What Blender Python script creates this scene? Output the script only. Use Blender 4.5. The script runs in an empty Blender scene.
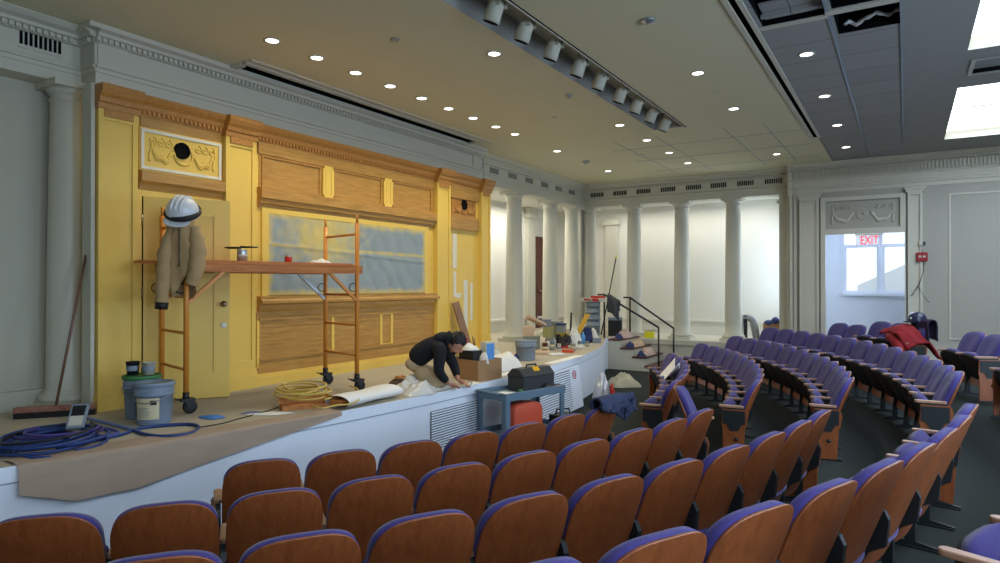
import bpy, bmesh, math, random
from mathutils import Vector, Matrix, noise
random.seed(7)
PI = math.pi
sc = bpy.context.scene
col = sc.collection

# ------------------------------------------------------------------ camera, light, exposure
F, EYE, STG = 650.0, 1.92, 0.74
YAW = math.atan(406 / F); PITCH = math.atan(3.3 / F)
FW = Vector((-math.sin(YAW) * math.cos(PITCH), math.cos(YAW) * math.cos(PITCH), math.sin(PITCH)))
RT = Vector((math.cos(YAW), math.sin(YAW), 0)); UP = RT.cross(FW)
CAM = Vector((0, 0, EYE))
cd = bpy.data.cameras.new('camera'); cam = bpy.data.objects.new('camera', cd); col.objects.link(cam)
cd.sensor_width = 36; cd.lens = F * 36 / 1000; cd.clip_start = .05; cd.clip_end = 200
cam.matrix_world = Matrix((RT, UP, -FW)).transposed().to_4x4(); cam.location = CAM
sc.camera = cam
sc.view_settings.view_transform = 'Standard'; sc.view_settings.look = 'None'
sc.view_settings.exposure = 0.0; sc.view_settings.gamma = 1.0; sc.view_settings.use_curve_mapping = False
sc.cycles.use_denoising = True
sc.cycles.max_bounces = 8; sc.cycles.diffuse_bounces = 5

w = bpy.data.worlds.new('sky'); sc.world = w; w.use_nodes = True
bg = w.node_tree.nodes['Background']; bg.inputs[0].default_value = (.80, .90, 1.0, 1); bg.inputs[1].default_value = 1.5

def S(h, g=None, b=None):
    """sRGB 0-255 to linear"""
    if g is None: h, g, b = (h >> 16) & 255, (h >> 8) & 255, h & 255
    f = lambda c: (c / 12.92 if c <= .04045 else ((c + .055) / 1.055) ** 2.4)
    return (f(h / 255), f(g / 255), f(b / 255))

def area(name, loc, rot, sx, sy, power, colr, spread=PI):
    l = bpy.data.lights.new(name, 'AREA'); l.shape = 'RECTANGLE'; l.size = sx; l.size_y = sy
    l.energy = power; l.color = colr; l.spread = spread
    o = bpy.data.objects.new(name, l); o.location = loc; o.rotation_euler = rot; col.objects.link(o); return o
COOL = (.58, .74, 1.0); WARM = (1.0, .89, .64)
SKY_POWER, SKY_GLOW, DOWN_W, STAGE_W, SIDE_W = 105, 2.6, 13, 39, 120
# daylight through the rooflights over the right-hand side of the hall
for i, (y0, y1) in enumerate(((10.0, 13.42), (5.0, 8.44), (0.2, 3.5), (-4.6, -1.4))):
    area('rooflight_daylight', (1.9, (y0 + y1) / 2, 4.49), (0, 0, 0), 2.5, y1 - y0 - .1, SKY_POWER, COOL)
# area lamps at added right-wall windows, unseen, to lift the ambient light
for y in (-1.2, 2.6, 6.4):
    area('window_area_light', (4.93, y, 2.05), (0, PI / 2, 0), 2.3, 1.5, SIDE_W, (.58, .76, 1.0))
# the lamps of the passage behind the columns and the daylight of its end window
area('passage_lamp', (-7.9, 12.8, 3.86), (0, 0, 0), .5, 4.0, 80, (1.0, .95, .87))
area('passage_lamp', (-4.8, 16.0, 3.86), (0, 0, 0), 4.2, .3, 38, (1.0, .96, .90))
area('window_area_light', (-2.32, 15.95, 2.3), (0, PI / 2, 0), 2.2, .9, 26, COOL)
area('window_area_light', (-.55, 16.25, 2.6), (-PI / 2, 0, 0), 1.2, 1.5, 42, COOL)

# ------------------------------------------------------------------ pixel helpers (measuring the photograph)
def ray(px, py): return FW + RT * ((px - 500) / F) - UP * ((py - 281.5) / F)
def at_z(px, py, z): r = ray(px, py); return CAM + r * ((z - EYE) / r.z)
def at_x(px, py, x): r = ray(px, py); return CAM + r * (x / r.x)
def at_y(px, py, y): r = ray(px, py); return CAM + r * (y / r.y)
def at_d(px, py, d): return CAM + ray(px, py) * d

# ------------------------------------------------------------------ mesh helpers
JIT = random.Random(3)
class MB:
    def __init__(s): s.v = []; s.f = []; s.m = []; s.mi = 0; s.sm = []; s.smooth = False
    def add(s, vs, fs):
        o = len(s.v); s.v += [Vector(v) for v in vs]; s.f += [tuple(i + o for i in f) for f in fs]
        s.m += [s.mi] * len(fs); s.sm += [s.smooth] * len(fs); return s
    def box(s, x0, x1, y0, y1, z0, z1):
        x0, x1, y0, y1, z0, z1 = [c + JIT.uniform(-.0004, .0004) for c in (x0, x1, y0, y1, z0, z1)]   # no two faces exactly coplanar
        v = [(x, y, z) for z in (z0, z1) for y in (y0, y1) for x in (x0, x1)]
        return s.add(v, [(0, 2, 3, 1), (4, 5, 7, 6), (0, 1, 5, 4), (2, 6, 7, 3), (0, 4, 6, 2), (1, 3, 7, 5)])
    def obox(s, c, ax, ay, az, hx, hy, hz):
        c, ax, ay, az = Vector(c), Vector(ax).normalized(), Vector(ay).normalized(), Vector(az).normalized()
        v = [c + ax * (hx * i) + ay * (hy * j) + az * (hz * k) for k in (-1, 1) for j in (-1, 1) for i in (-1, 1)]
        return s.add(v, [(0, 2, 3, 1), (4, 5, 7, 6), (0, 1, 5, 4), (2, 6, 7, 3), (0, 4, 6, 2), (1, 3, 7, 5)])
    def rbox(s, c, rz, sx, sy, z0, z1):
        return s.obox((c[0], c[1], (z0 + z1) / 2), (math.cos(rz), math.sin(rz), 0), (-math.sin(rz), math.cos(rz), 0), (0, 0, 1), sx / 2, sy / 2, (z1 - z0) / 2)
    def beam(s, p, q, wd, ht, up=(0, 0, 1)):
        p, q = Vector(p), Vector(q); d = (q - p); L = d.length; d.normalize()
        a = d.cross(Vector(up)); a.normalize(); b = a.cross(d)
        return s.obox((p + q) / 2, d, a, b, L / 2, wd / 2, ht / 2)
    def tube(s, pts, r, n=8, cap=True, closed=False):
        pts = [Vector(p) for p in pts]; N = len(pts); rs = r if isinstance(r, (list, tuple)) else [r] * N
        t0 = (pts[1] - pts[0]).normalized(); a = t0.orthogonal().normalized(); vs = []
        for i, p in enumerate(pts):
            if closed: t = pts[(i + 1) % N] - pts[i - 1]
            else: t = pts[min(i + 1, N - 1)] - pts[max(i - 1, 0)]
            if t.length < 1e-9: t = t0.copy()
            t.normalize(); a = a - t * a.dot(t)
            if a.length < 1e-6: a = t.orthogonal()
            a.normalize(); b = t.cross(a)
            vs += [p + (a * math.cos(2 * PI * k / n) + b * math.sin(2 * PI * k / n)) * rs[i] for k in range(n)]
        fs = []
        for i in range(N if closed else N - 1):
            j = (i + 1) % N
            fs += [(i * n + k, i * n + (k + 1) % n, j * n + (k + 1) % n, j * n + k) for k in range(n)]
        o = s.smooth; s.smooth = True; s.add(vs, fs); s.smooth = o
        if cap and not closed:
            s.add([vs[k] for k in range(n)], [tuple(range(n))[::-1]]); s.add([vs[(N - 1) * n + k] for k in range(n)], [tuple(range(n))])
        return s
    def bar(s, p, q, r, n=10, r2=None): return s.tube([p, q], [r, r if r2 is None else r2], n)
    def lathe(s, prof, c=(0, 0, 0), n=24, M=None, a0=0, a1=2 * PI):
        c = Vector(c); vs = []; full = abs(a1 - a0 - 2 * PI) < 1e-6; K = n if full else n + 1
        for r, z in prof:
            for k in range(K):
                a = a0 + (a1 - a0) * k / n; p = Vector((r * math.cos(a), r * math.sin(a), z))
                vs.append((M @ p if M else p) + c)
        fs = []
        for i in range(len(prof) - 1):
            for k in range(n):
                k2 = (k + 1) % K
                fs.append((i * K + k, i * K + k2, (i + 1) * K + k2, (i + 1) * K + k))
        o = s.smooth; s.smooth = True; s.add(vs, fs); s.smooth = o
        if full:
            if prof[0][0] > 1e-6: s.add(vs[:K], [tuple(range(K))[::-1]])
            if prof[-1][0] > 1e-6: s.add(vs[-K:], [tuple(range(K))])
        return s
    def prism(s, poly, o, u, v, dvec):
        """polygon in the plane (u,v) from origin o, extruded by dvec"""
        o, u, v, dvec = Vector(o), Vector(u), Vector(v), Vector(dvec); n = len(poly)
        o = o + Vector((JIT.uniform(-.0004, .0004), JIT.uniform(-.0004, .0004), JIT.uniform(-.0004, .0004)))
        a = [o + u * p[0] + v * p[1] for p in poly]; b = [p + dvec for p in a]
        fs = [tuple(range(n))[::-1], tuple(range(n, 2 * n))] + [(i, (i + 1) % n, n + (i + 1) % n, n + i) for i in range(n)]
        return s.add(a + b, fs)
    def surf(s, fn, nu, nv, cu=False, cv=False):
        vs = [fn(i / nu, j / nv) for i in range(nu if cu else nu + 1) for j in range(nv if cv else nv + 1)]
        J = nv if cv else nv + 1; I = nu if cu else nu + 1
        fs = [(i * J + j, ((i + 1) % I) * J + j, ((i + 1) % I) * J + (j + 1) % J, i * J + (j + 1) % J) for i in range(nu) for j in range(nv)]
        o = s.smooth; s.smooth = True; s.add(vs, fs); s.smooth = o; return s
    def slab(s, outline, front, back, rings=(1, .94, .8, .55, .25)):
        """closed pad: 2-D outline, two height functions (y,z,edge 0..1) -> point"""
        n = len(outline); cx = sum(p[0] for p in outline) / n; cz = sum(p[1] for p in outline) / n; vs = []; fs = []
        for fn in (front, back):
            for k in rings: vs += [fn(cx + (p[0] - cx) * k, cz + (p[1] - cz) * k, 1 - k) for p in outline]
            vs.append(fn(cx, cz, 1))
        R = len(rings); B = R * n + 1
        for side in (0, 1):
            o = side * B
            for r in range(R - 1):
                for i in range(n):
                    q = (o + r * n + i, o + r * n + (i + 1) % n, o + (r + 1) * n + (i + 1) % n, o + (r + 1) * n + i)
                    fs.append(q if side == 0 else q[::-1])
            for i in range(n):
                q = (o + (R - 1) * n + i, o + (R - 1) * n + (i + 1) % n, o + R * n)
                fs.append(q if side == 0 else q[::-1])
        fs += [(i, B + i, B + (i + 1) % n, (i + 1) % n) for i in range(n)]
        o = s.smooth; s.smooth = True; s.add(vs, fs); s.smooth = o; return s
    def ball(s, c, rx, ry=None, rz=None, n=14, M=None):
        ry = rx if ry is None else ry; rz = rx if rz is None else rz; c = Vector(c)
        def fn(u, v):
            a = 2 * PI * u; b = PI * (v - .5); p = Vector((rx * math.cos(a) * math.cos(b), ry * math.sin(a) * math.cos(b), rz * math.sin(b)))
            return (M @ p if M else p) + c
        return s.surf(fn, n, max(6, n // 2), cu=True)

FRAME = {}
def link(name, data): o = bpy.data.objects.new(name, data); col.objects.link(o); return o
def build(mb, name, mat, parent=None, bev=0, kind=None, subd=0, origin=True):
    """vertices are given in world space; the object gets its own origin or its thing's"""
    mats = mat if isinstance(mat, (list, tuple)) else [mat]
    if parent is not None: M = FRAME[parent.name]
    else:
        if origin:
            xs = [v.x for v in mb.v]; ys = [v.y for v in mb.v]; zs = [v.z for v in mb.v]
            M = Matrix.Translation(((min(xs) + max(xs)) / 2, (min(ys) + max(ys)) / 2, min(zs)))
        else: M = Matrix.Identity(4)
    Mi = M.inverted(); me = bpy.data.meshes.new(name)
    me.from_pydata([tuple(Mi @ v) for v in mb.v], [], mb.f)
    for m in mats: me.materials.append(m)
    me.polygons.foreach_set('material_index', mb.m); me.polygons.foreach_set('use_smooth', mb.sm)
    bm = bmesh.new(); bm.from_mesh(me); bmesh.ops.remove_doubles(bm, verts=bm.verts, dist=1e-5)
    bmesh.ops.recalc_face_normals(bm, faces=bm.faces); bm.to_mesh(me); bm.free(); me.update()
    o = link(name, me)
    if parent is not None: o.parent = parent
    else: o.matrix_world = M
    FRAME[o.name] = M
    if bev:
        b = o.modifiers.new('bevel', 'BEVEL'); b.width = bev; b.segments = 2; b.limit_method = 'ANGLE'; b.angle_limit = .6
    if subd: m = o.modifiers.new('sub', 'SUBSURF'); m.levels = m.render_levels = subd
    if kind: o['kind'] = kind
    return o
def tag(o, label, cat, group=None):
    o['label'] = label; o['category'] = cat
    if group: o['group'] = group
    return o
def thing(name, label, cat, loc, rz=0, group=None):
    o = bpy.data.objects.new(name, None); col.objects.link(o); o.location = loc; o.rotation_euler = (0, 0, rz); o.empty_display_size = .1
    FRAME[o.name] = Matrix.Translation(loc) @ Matrix.Rotation(rz, 4, 'Z'); return tag(o, label, cat, group)
def struct(mb, name, mat, **k): return build(mb, name, mat, kind='structure', origin=False, **k)
def copy_tree(o, parent=None, name=None):
    c = o.copy(); col.objects.link(c)
    if parent is not None: c.parent = parent
    for ch in o.children: copy_tree(ch, c)
    FRAME[c.name] = None; return c
ORD = ['first', 'second', 'third', 'fourth', 'fifth', 'sixth', 'seventh', 'eighth', 'ninth', 'tenth', 'eleventh', 'twelfth', 'thirteenth', 'fourteenth']
def text_mesh(name, body, size, loc, axes, mat, parent=None, depth=.002, align='CENTER', sx=1.0):
    cu = bpy.data.curves.new(name, 'FONT'); cu.body = body; cu.size = size; cu.extrude = depth; cu.align_x = align; cu.align_y = 'CENTER'
    t = bpy.data.objects.new(name + '_tmp', cu); col.objects.link(t)
    dg = bpy.context.evaluated_depsgraph_get(); me = bpy.data.meshes.new_from_object(t.evaluated_get(dg)); bpy.data.objects.remove(t)
    X, Y = Vector(axes[0]).normalized(), Vector(axes[1]).normalized(); Z = X.cross(Y); M = Matrix((X, Y, Z)).transposed().to_4x4(); M.translation = Vector(loc)
    if parent is not None: M = FRAME[parent.name].inverted() @ M
    me.transform(M @ Matrix.Diagonal((sx, 1, 1, 1))); me.materials.clear(); me.materials.append(mat); o = link(name, me)
    if parent is not None: o.parent = parent; FRAME[o.name] = FRAME[parent.name]
    return o
def fbm(p, sc_=1.0, o=4): return noise.fractal(Vector(p) * sc_, 1.0, 2.0, o)

# ------------------------------------------------------------------ materials
def mat(name, c, rough=.6, metal=0, var=.06, vs=6.0, bump=0, bs=60, alpha=1, coat=0, spec=.4, sheen=0, tr=0):
    m = bpy.data.materials.new(name); m.use_nodes = True; nt = m.node_tree; b = nt.nodes['Principled BSDF']
    b.inputs['Roughness'].default_value = rough; b.inputs['Metallic'].default_value = metal; b.inputs['Specular IOR Level'].default_value = spec
    b.inputs['Alpha'].default_value = alpha; b.inputs['Coat Weight'].default_value = coat; b.inputs['Sheen Weight'].default_value = sheen
    b.inputs['Transmission Weight'].default_value = tr
    tc = nt.nodes.new('ShaderNodeTexCoord'); n = nt.nodes.new('ShaderNodeTexNoise'); n.inputs['Scale'].default_value = vs; n.inputs['Detail'].default_value = 5
    nt.links.new(tc.outputs['Object'], n.inputs['Vector'])
    r = nt.nodes.new('ShaderNodeMix'); r.data_type = 'RGBA'
    r.inputs['A'].default_value = tuple(x * (1 - var) for x in c) + (1,); r.inputs['B'].default_value = tuple(min(1, x * (1 + var)) for x in c) + (1,)
    nt.links.new(n.outputs['Fac'], r.inputs['Factor']); nt.links.new(r.outputs['Result'], b.inputs['Base Color'])
    if bump:
        n2 = nt.nodes.new('ShaderNodeTexNoise'); n2.inputs['Scale'].default_value = bs; n2.inputs['Detail'].default_value = 4
        nt.links.new(tc.outputs['Object'], n2.inputs['Vector'])
        bp = nt.nodes.new('ShaderNodeBump'); bp.inputs['Strength'].default_value = bump; bp.inputs['Distance'].default_value = .01
        nt.links.new(n2.outputs['Fac'], bp.inputs['Height']); nt.links.new(bp.outputs['Normal'], b.inputs['Normal'])
    return m
def wood(name, c1, c2, scale=(1, 1, 12), rough=.42, coat=.15, ns=3.0):
    m = bpy.data.materials.new(name); m.use_nodes = True; nt = m.node_tree; b = nt.nodes['Principled BSDF']
    b.inputs['Roughness'].default_value = rough; b.inputs['Coat Weight'].default_value = coat; b.inputs['Coat Roughness'].default_value = .35
    tc = nt.nodes.new('ShaderNodeTexCoord'); mp = nt.nodes.new('ShaderNodeMapping'); mp.inputs['Scale'].default_value = scale
    n = nt.nodes.new('ShaderNodeTexNoise'); n.inputs['Scale'].default_value = ns; n.inputs['Detail'].default_value = 8; n.inputs['Distortion'].default_value = .6
    n.inputs['Roughness'].default_value = .65
    r = nt.nodes.new('ShaderNodeValToRGB'); r.color_ramp.elements[0].position = .32; r.color_ramp.elements[1].position = .7
    r.color_ramp.elements[0].color = (*c1, 1); r.color_ramp.elements[1].color = (*c2, 1)
    L = nt.links.new; L(tc.outputs['Object'], mp.inputs['Vector']); L(mp.outputs['Vector'], n.inputs['Vector']); L(n.outputs['Fac'], r.inputs['Fac']); L(r.outputs['Color'], b.inputs['Base Color'])
    return m
def emit(name, c, s):
    m = bpy.data.materials.new(name); m.use_nodes = True; b = m.node_tree.nodes['Principled BSDF']
    b.inputs['Base Color'].default_value = (*c, 1); b.inputs['Emission Color'].default_value = (*c, 1); b.inputs['Emission Strength'].default_value = s; return m

M = {}
M['white'] = mat('white_paint', S(196, 194, 178), .55, var=.03, vs=3)
M['plaster'] = mat('plaster_paint', S(168, 166, 154), .75, var=.03, vs=2, bump=.03, bs=80)
M['slotlit'] = mat('lit_vent_slot', S(136, 136, 128), .8)  # side vent slots in grey: the light on them put into the colour
M['passage'] = mat('passage_lit_plaster', S(216, 215, 204), .75, var=.03, vs=2)  # paler copy of the plaster: the passage's brightness is put into the colour
M['baywhite'] = mat('bay_lit_white', S(228, 230, 234), .6, var=.02)  # extra pale white: the lit look of the window bay is painted in
M['greywall'] = mat('pale_grey_paint', S(180, 177, 160), .75, var=.03, vs=2)
M['ceil'] = mat('ceiling_warm_tint', S(216, 213, 182), .8, var=.02, vs=2)  # beige, with the yellow wall's bounce mixed into the warm tint
M['stagewhite'] = mat('stage_front_paint', S(230, 238, 248), .5, var=.03, vs=2)
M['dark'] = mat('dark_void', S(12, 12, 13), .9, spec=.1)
M['black'] = mat('black_metal', S(22, 23, 24), .45, spec=.5)
M['blackp'] = mat('black_plastic', S(26, 28, 30), .55, bump=.05)
M['yellow'] = mat('yellow_paint', S(225, 190, 92), .42, var=.06, vs=2.5, bump=.04, bs=14)
M['oak'] = wood('stained_oak', S(156, 112, 46), S(194, 148, 74), (3, 1, 14), .45, .2)
M['oakdark'] = wood('carved_oak', S(158, 104, 42), S(196, 140, 64), (6, 6, 10), .5, .15, 6)
M['seatwood'] = wood('cherry_veneer', S(120, 63, 30), S(154, 86, 44), (9, 9, 1.2), .38, .3, 4)
M['seatedge'] = wood('maple_armrest', S(150, 112, 88), S(178, 138, 112), (2, 2, 2), .4, .2)
M['purple'] = mat('purple_upholstery', S(58, 49, 116), .85, var=.08, vs=40, bump=.15, bs=400, sheen=.16)
M['seatmetal'] = mat('seat_standard', S(30, 36, 38), .5, bump=.05)
M['pan'] = mat('seat_underside', S(26, 25, 30), .7)
M['carpet'] = mat('dark_carpet', S(50, 55, 53), .95, var=.35, vs=90, bump=.5, bs=300, spec=.1)
M['stagefloor'] = mat('floor_paper', S(176, 166, 146), .8, var=.10, vs=2.2, bump=.1, bs=5)
M['kraft'] = mat('kraft_paper', S(164, 144, 124), .8, var=.08, vs=4, bump=.3, bs=6)
M['orange'] = mat('orange_enamel', S(204, 130, 46), .4, var=.08, vs=8)
M['plank'] = wood('scaffold_plank', S(164, 86, 20), S(208, 128, 40), (2, 1, 10), .55, 0)
M['steel'] = mat('galvanised_steel', S(150, 154, 158), .35, metal=.8)
M['tin'] = mat('tin', S(176, 180, 182), .3, metal=.7)
M['ledlens'] = emit('lamp_lens', (1, .97, .90), 6)
M['skyglass'] = emit('rooflight_glass', (.93, .97, 1.0), SKY_GLOW)
M['grey'] = mat('grey_plastic', S(128, 140, 152), .5)
M['green'] = mat('green_plastic', S(58, 120, 66), .5)
M['cream'] = mat('cream_label', S(206, 196, 160), .6)
M['navy'] = mat('navy_cloth', S(40, 52, 92), .9, bump=.3, bs=60)
M['bluehose'] = mat('blue_rubber', S(36, 60, 116), .45, var=.2, vs=20)
M['purplehose'] = mat('violet_cable', S(72, 62, 130), .5)
M['cordyellow'] = mat('yellow_cord', S(208, 178, 92), .55)
M['cordblack'] = mat('black_cord', S(24, 24, 26), .5)
M['khaki'] = mat('khaki_canvas', S(176, 146, 102), .9, var=.14, vs=12, bump=.35, bs=40)
M['whiteplastic'] = mat('white_plastic', S(222, 222, 218), .45)
M['hatwhite'] = mat('white_shell', S(222, 224, 226), .3, coat=.3)
M['red'] = mat('red_paint', S(190, 44, 34), .5)
M['whitecloth'] = mat('white_cloth', S(222, 220, 214), .85, bump=.3, bs=20)
M['paper'] = mat('white_paper', S(226, 226, 222), .7)
M['card'] = mat('cardboard', S(158, 122, 84), .8, var=.06, vs=8)
M['cardlight'] = mat('cardboard_pale', S(196, 168, 140), .8)
M['skyblue'] = mat('blue_print', S(84, 150, 214), .5)
M['cartblue'] = mat('cart_enamel', S(98, 122, 140), .45, var=.1, vs=9)
M['toolbox'] = mat('charcoal_plastic', S(52, 54, 56), .6, bump=.1)
M['latch'] = mat('yellow_latch', S(222, 170, 30), .45)
M['cooler'] = mat('orange_red_plastic', S(206, 84, 56), .5)
M['concrete'] = mat('grey_stage_stain', S(150, 150, 148), .8)
M['poly'] = mat('clear_polythene', S(226, 226, 222), .22, var=.1, vs=10, alpha=.82, spec=.7, bump=.6, bs=30)
M['reds'] = mat('red_cloth', S(132, 22, 30), .85, bump=.3, bs=30)
M['brownred'] = wood('red_brown_door', S(70, 26, 16), S(96, 40, 24), (1, 1, 8))
M['skin'] = mat('skin', S(190, 130, 104), .55, var=.08, vs=12)
M['hair'] = mat('dark_hair', S(26, 20, 18), .6, bump=.5, bs=120)
M['hoodie'] = mat('black_hoodie', S(24, 25, 30), .95, bump=.3, bs=40)
M['trousers'] = mat('tan_trousers', S(172, 152, 118), .9, var=.25, vs=9, bump=.3, bs=30)
M['shoe'] = mat('brown_boot', S(74, 52, 36), .7)
M['exitred'] = emit('exit_letters', S(226, 30, 50), .9)
M['exitplate'] = mat('exit_plate', S(232, 226, 236), .2, alpha=.35)
M['alarm'] = mat('alarm_red', S(150, 24, 34), .45)
M['roof'] = mat('pale_roof', S(246, 250, 252), .8)
M['sky_tree'] = mat('pale_tree', S(190, 206, 186), .9)
M['glass'] = mat('window_glass', (.9, .95, 1), .05, alpha=.08)
M['brass'] = mat('brushed_metal', S(150, 140, 120), .3, metal=.9)
M['lime'] = mat('lime_yellow', S(222, 214, 40), .5)
M['primer'] = mat('white_primer', S(220, 216, 200), .6, var=.1, vs=10)
M['flesh'] = mat('pink_paper', S(196, 170, 160), .8, var=.2, vs=8)

def tiles_mat():
    m = mat('ceiling_tile', S(176, 178, 178), .85, var=.03, vs=3); nt = m.node_tree; b = nt.nodes['Principled BSDF']
    tc = nt.nodes.new('ShaderNodeTexCoord'); br = nt.nodes.new('ShaderNodeTexBrick'); br.offset = 0; br.squash = 1
    br.inputs['Color1'].default_value = (*S(156, 157, 156), 1); br.inputs['Color2'].default_value = (*S(150, 151, 150), 1); br.inputs['Mortar'].default_value = (*S(90, 92, 92), 1)
    br.inputs['Scale'].default_value = 1; br.inputs['Mortar Size'].default_value = .006; br.inputs['Brick Width'].default_value = .61; br.inputs['Row Height'].default_value = .61
    br.inputs['Mortar Smooth'].default_value = .3
    nt.links.new(tc.outputs['Object'], br.inputs['Vector']); nt.links.new(br.outputs['Color'], b.inputs['Base Color']); return m
M['tile'] = tiles_mat()
def masking_mat():
    """grey-blue masking film with yellow overspray from the rollers, mostly along its edges and at the upper left"""
    m = mat('masking_film', S(138, 150, 154), .35, var=.1, vs=3, bump=.15, bs=9, spec=.5); nt = m.node_tree; b = nt.nodes['Principled BSDF']
    src = b.inputs['Base Color'].links[0].from_socket
    tc = nt.nodes.new('ShaderNodeTexCoord'); sp = nt.nodes.new('ShaderNodeSeparateXYZ'); nt.links.new(tc.outputs['Generated'], sp.inputs[0])
    def mth(op, a, bb=None, c=None):
        n = nt.nodes.new('ShaderNodeMath'); n.operation = op
        for i, x in enumerate((a, bb, c)):
            if x is None: continue
            if isinstance(x, (int, float)): n.inputs[i].default_value = x
            else: nt.links.new(x, n.inputs[i])
        return n.outputs[0]
    Y, Z = sp.outputs['Y'], sp.outputs['Z']
    ey = mth('MINIMUM', mth('MULTIPLY', Y, 3.0), mth('MULTIPLY', mth('SUBTRACT', 1, Y), 3.0)); ez = mth('MINIMUM', mth('MULTIPLY', Z, 1.1), mth('SUBTRACT', 1, Z))
    edge = mth('SUBTRACT', 1, mth('MULTIPLY', mth('MINIMUM', ey, ez), 11))
    dx = mth('MULTIPLY', mth('SUBTRACT', Y, .30), 4.6); dz = mth('MULTIPLY', mth('SUBTRACT', Z, .82), 2.0)
    blob = mth('SUBTRACT', 1.25, mth('SQRT', mth('ADD', mth('MULTIPLY', dx, dx), mth('MULTIPLY', dz, dz))))
    dz2 = mth('MULTIPLY', mth('SUBTRACT', Z, mth('ADD', .62, mth('MULTIPLY', Y, -.04))), 26); band = mth('SUBTRACT', .95, mth('ABSOLUTE', dz2))
    n = nt.nodes.new('ShaderNodeTexNoise'); n.inputs['Scale'].default_value = 7; n.inputs['Detail'].default_value = 6; nt.links.new(tc.outputs['Object'], n.inputs['Vector'])
    tot = mth('ADD', mth('MAXIMUM', mth('MAXIMUM', edge, blob), band), mth('MULTIPLY', mth('SUBTRACT', n.outputs['Fac'], .5), 1.6))
    cl = nt.nodes.new('ShaderNodeClamp'); nt.links.new(tot, cl.inputs[0])
    mx = nt.nodes.new('ShaderNodeMix'); mx.data_type = 'RGBA'; nt.links.new(mth('MULTIPLY', cl.outputs[0], .8), mx.inputs['Factor']); nt.links.new(src, mx.inputs['A'])
    mx.inputs['B'].default_value = (*S(214, 188, 92), 1); nt.links.new(mx.outputs['Result'], b.inputs['Base Color']); return m
M['film'] = masking_mat()

# ------------------------------------------------------------------ the setting
CX, CY = -9.56, 6.77                       # centre of the seating arcs
RAD = [7.34, 8.22, 9.11, 10.02, 10.95]; FLR = [0.0, .06, .145, .28, .45]
def floor_z(R):
    pts = [(0, 0), (7.45, 0)]
    for k in range(1, 5): pts += [(RAD[k] - .62, FLR[k]), (RAD[k] + .24, FLR[k])]
    pts += [(11.6, .5), (40, .5)]
    for (a, za), (b, zb) in zip(pts, pts[1:]):
        if a <= R <= b: return za if b == a else za + (zb - za) * (R - a) / (b - a)
    return .5
XR, YB, ZC = 5.0, -5.0, 4.4
mb = MB(); rr = [0, 3, 5, 7.0, 7.45]
for k in range(1, 5): rr += [RAD[k] - .62, RAD[k] - .2, RAD[k] + .24]
rr += [11.6, 12.5, 14, 17, 24]
# the lift between two terraces is a short step right in front of the higher one
rr2 = []
for k in range(1, 5): rr2.append(RAD[k] - .62)
mb.surf(lambda u, v: Vector((CX + rr[round(v * (len(rr) - 1))] * math.cos(-1.5 + 3.0 * u), CY + rr[round(v * (len(rr) - 1))] * math.sin(-1.5 + 3.0 * u), floor_z(rr[round(v * (len(rr) - 1))]))), 96, len(rr) - 1)
struct(mb, 'floor', M['carpet'])

def sheet(mb, axis, pos, u0, u1, v0, v1, holes=(), th=0.0):
    """a rectangle at axis=pos with rectangular holes; (u,v) are the two other axes in xyz order"""
    us = sorted({u0, u1, *[h[0] for h in holes], *[h[1] for h in holes]}); vs = sorted({v0, v1, *[h[2] for h in holes], *[h[3] for h in holes]})
    us = [a for a in us if u0 <= a <= u1]; vs = [a for a in vs if v0 <= a <= v1]
    def P(u, v): return Vector((pos, u, v)) if axis == 0 else Vector((u, pos, v)) if axis == 1 else Vector((u, v, pos))
    for a, b in zip(us, us[1:]):
        for c, d in zip(vs, vs[1:]):
            m, n = (a + b) / 2, (c + d) / 2
            if any(h[0] < m < h[1] and h[2] < n < h[3] for h in holes): continue
            mb.add([P(a, c), P(b, c), P(b, d), P(a, d)], [(0, 1, 2, 3)])
    return mb
SKYL = [(10.0, 13.42), (5.0, 8.44), (.2, 3.5), (-4.6, -1.4)]
TROUGH = (-3.42, -2.94, 1.0, 10.15); SLOT = (-6.47, -6.25, 4.68, 9.28); RSLOT = (-1.31, -1.25, .5, 12.06)
GAPS = [(-1.16, -.62, 5.2, 6.62), (-.56, -.03, 5.2, 6.52), (-.56, -.03, 6.68, 7.22)]
RETURN = (.66, 3.1, 8.85, 9.4)
mb = MB(); mb.mi = 0
sheet(mb, 2, ZC, -9.5, -1.25, YB, 17.2, [TROUGH, SLOT, RSLOT])
mb.mi = 1; sheet(mb, 2, ZC, -1.25, -.03, YB, 17.2, GAPS)
mb.mi = 2; sheet(mb, 2, ZC, -.03, XR, YB, 17.2, [(.56, 3.2, a, b) for a, b in SKYL] + [RETURN])
def well(mb, x0, x1, y0, y1, h, m_side, m_top):
    mb.mi = m_side
    for a, b in (((x0, y0), (x1, y0)), ((x1, y0), (x1, y1)), ((x1, y1), (x0, y1)), ((x0, y1), (x0, y0))):
        mb.add([(*a, ZC), (*b, ZC), (*b, ZC + h), (*a, ZC + h)], [(0, 1, 2, 3)])
    mb.mi = m_top; mb.add([(x0, y0, ZC + h), (x1, y0, ZC + h), (x1, y1, ZC + h), (x0, y1, ZC + h)], [(0, 1, 2, 3)])
well(mb, *TROUGH, .26, 2, 0); well(mb, *SLOT, .3, 3, 3); well(mb, *RSLOT, .3, 3, 3); well(mb, *RETURN, .05, 3, 2)
for g in GAPS: well(mb, *g, .45, 3, 3)
for a, b in SKYL: well(mb, .56, 3.2, a, b, .15, 4, 4)
struct(mb, 'ceiling', [M['ceil'], M['tile'], mat('ceiling_grey', S(152, 153, 150), .8, var=.02), M['dark'], M['white']])
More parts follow.
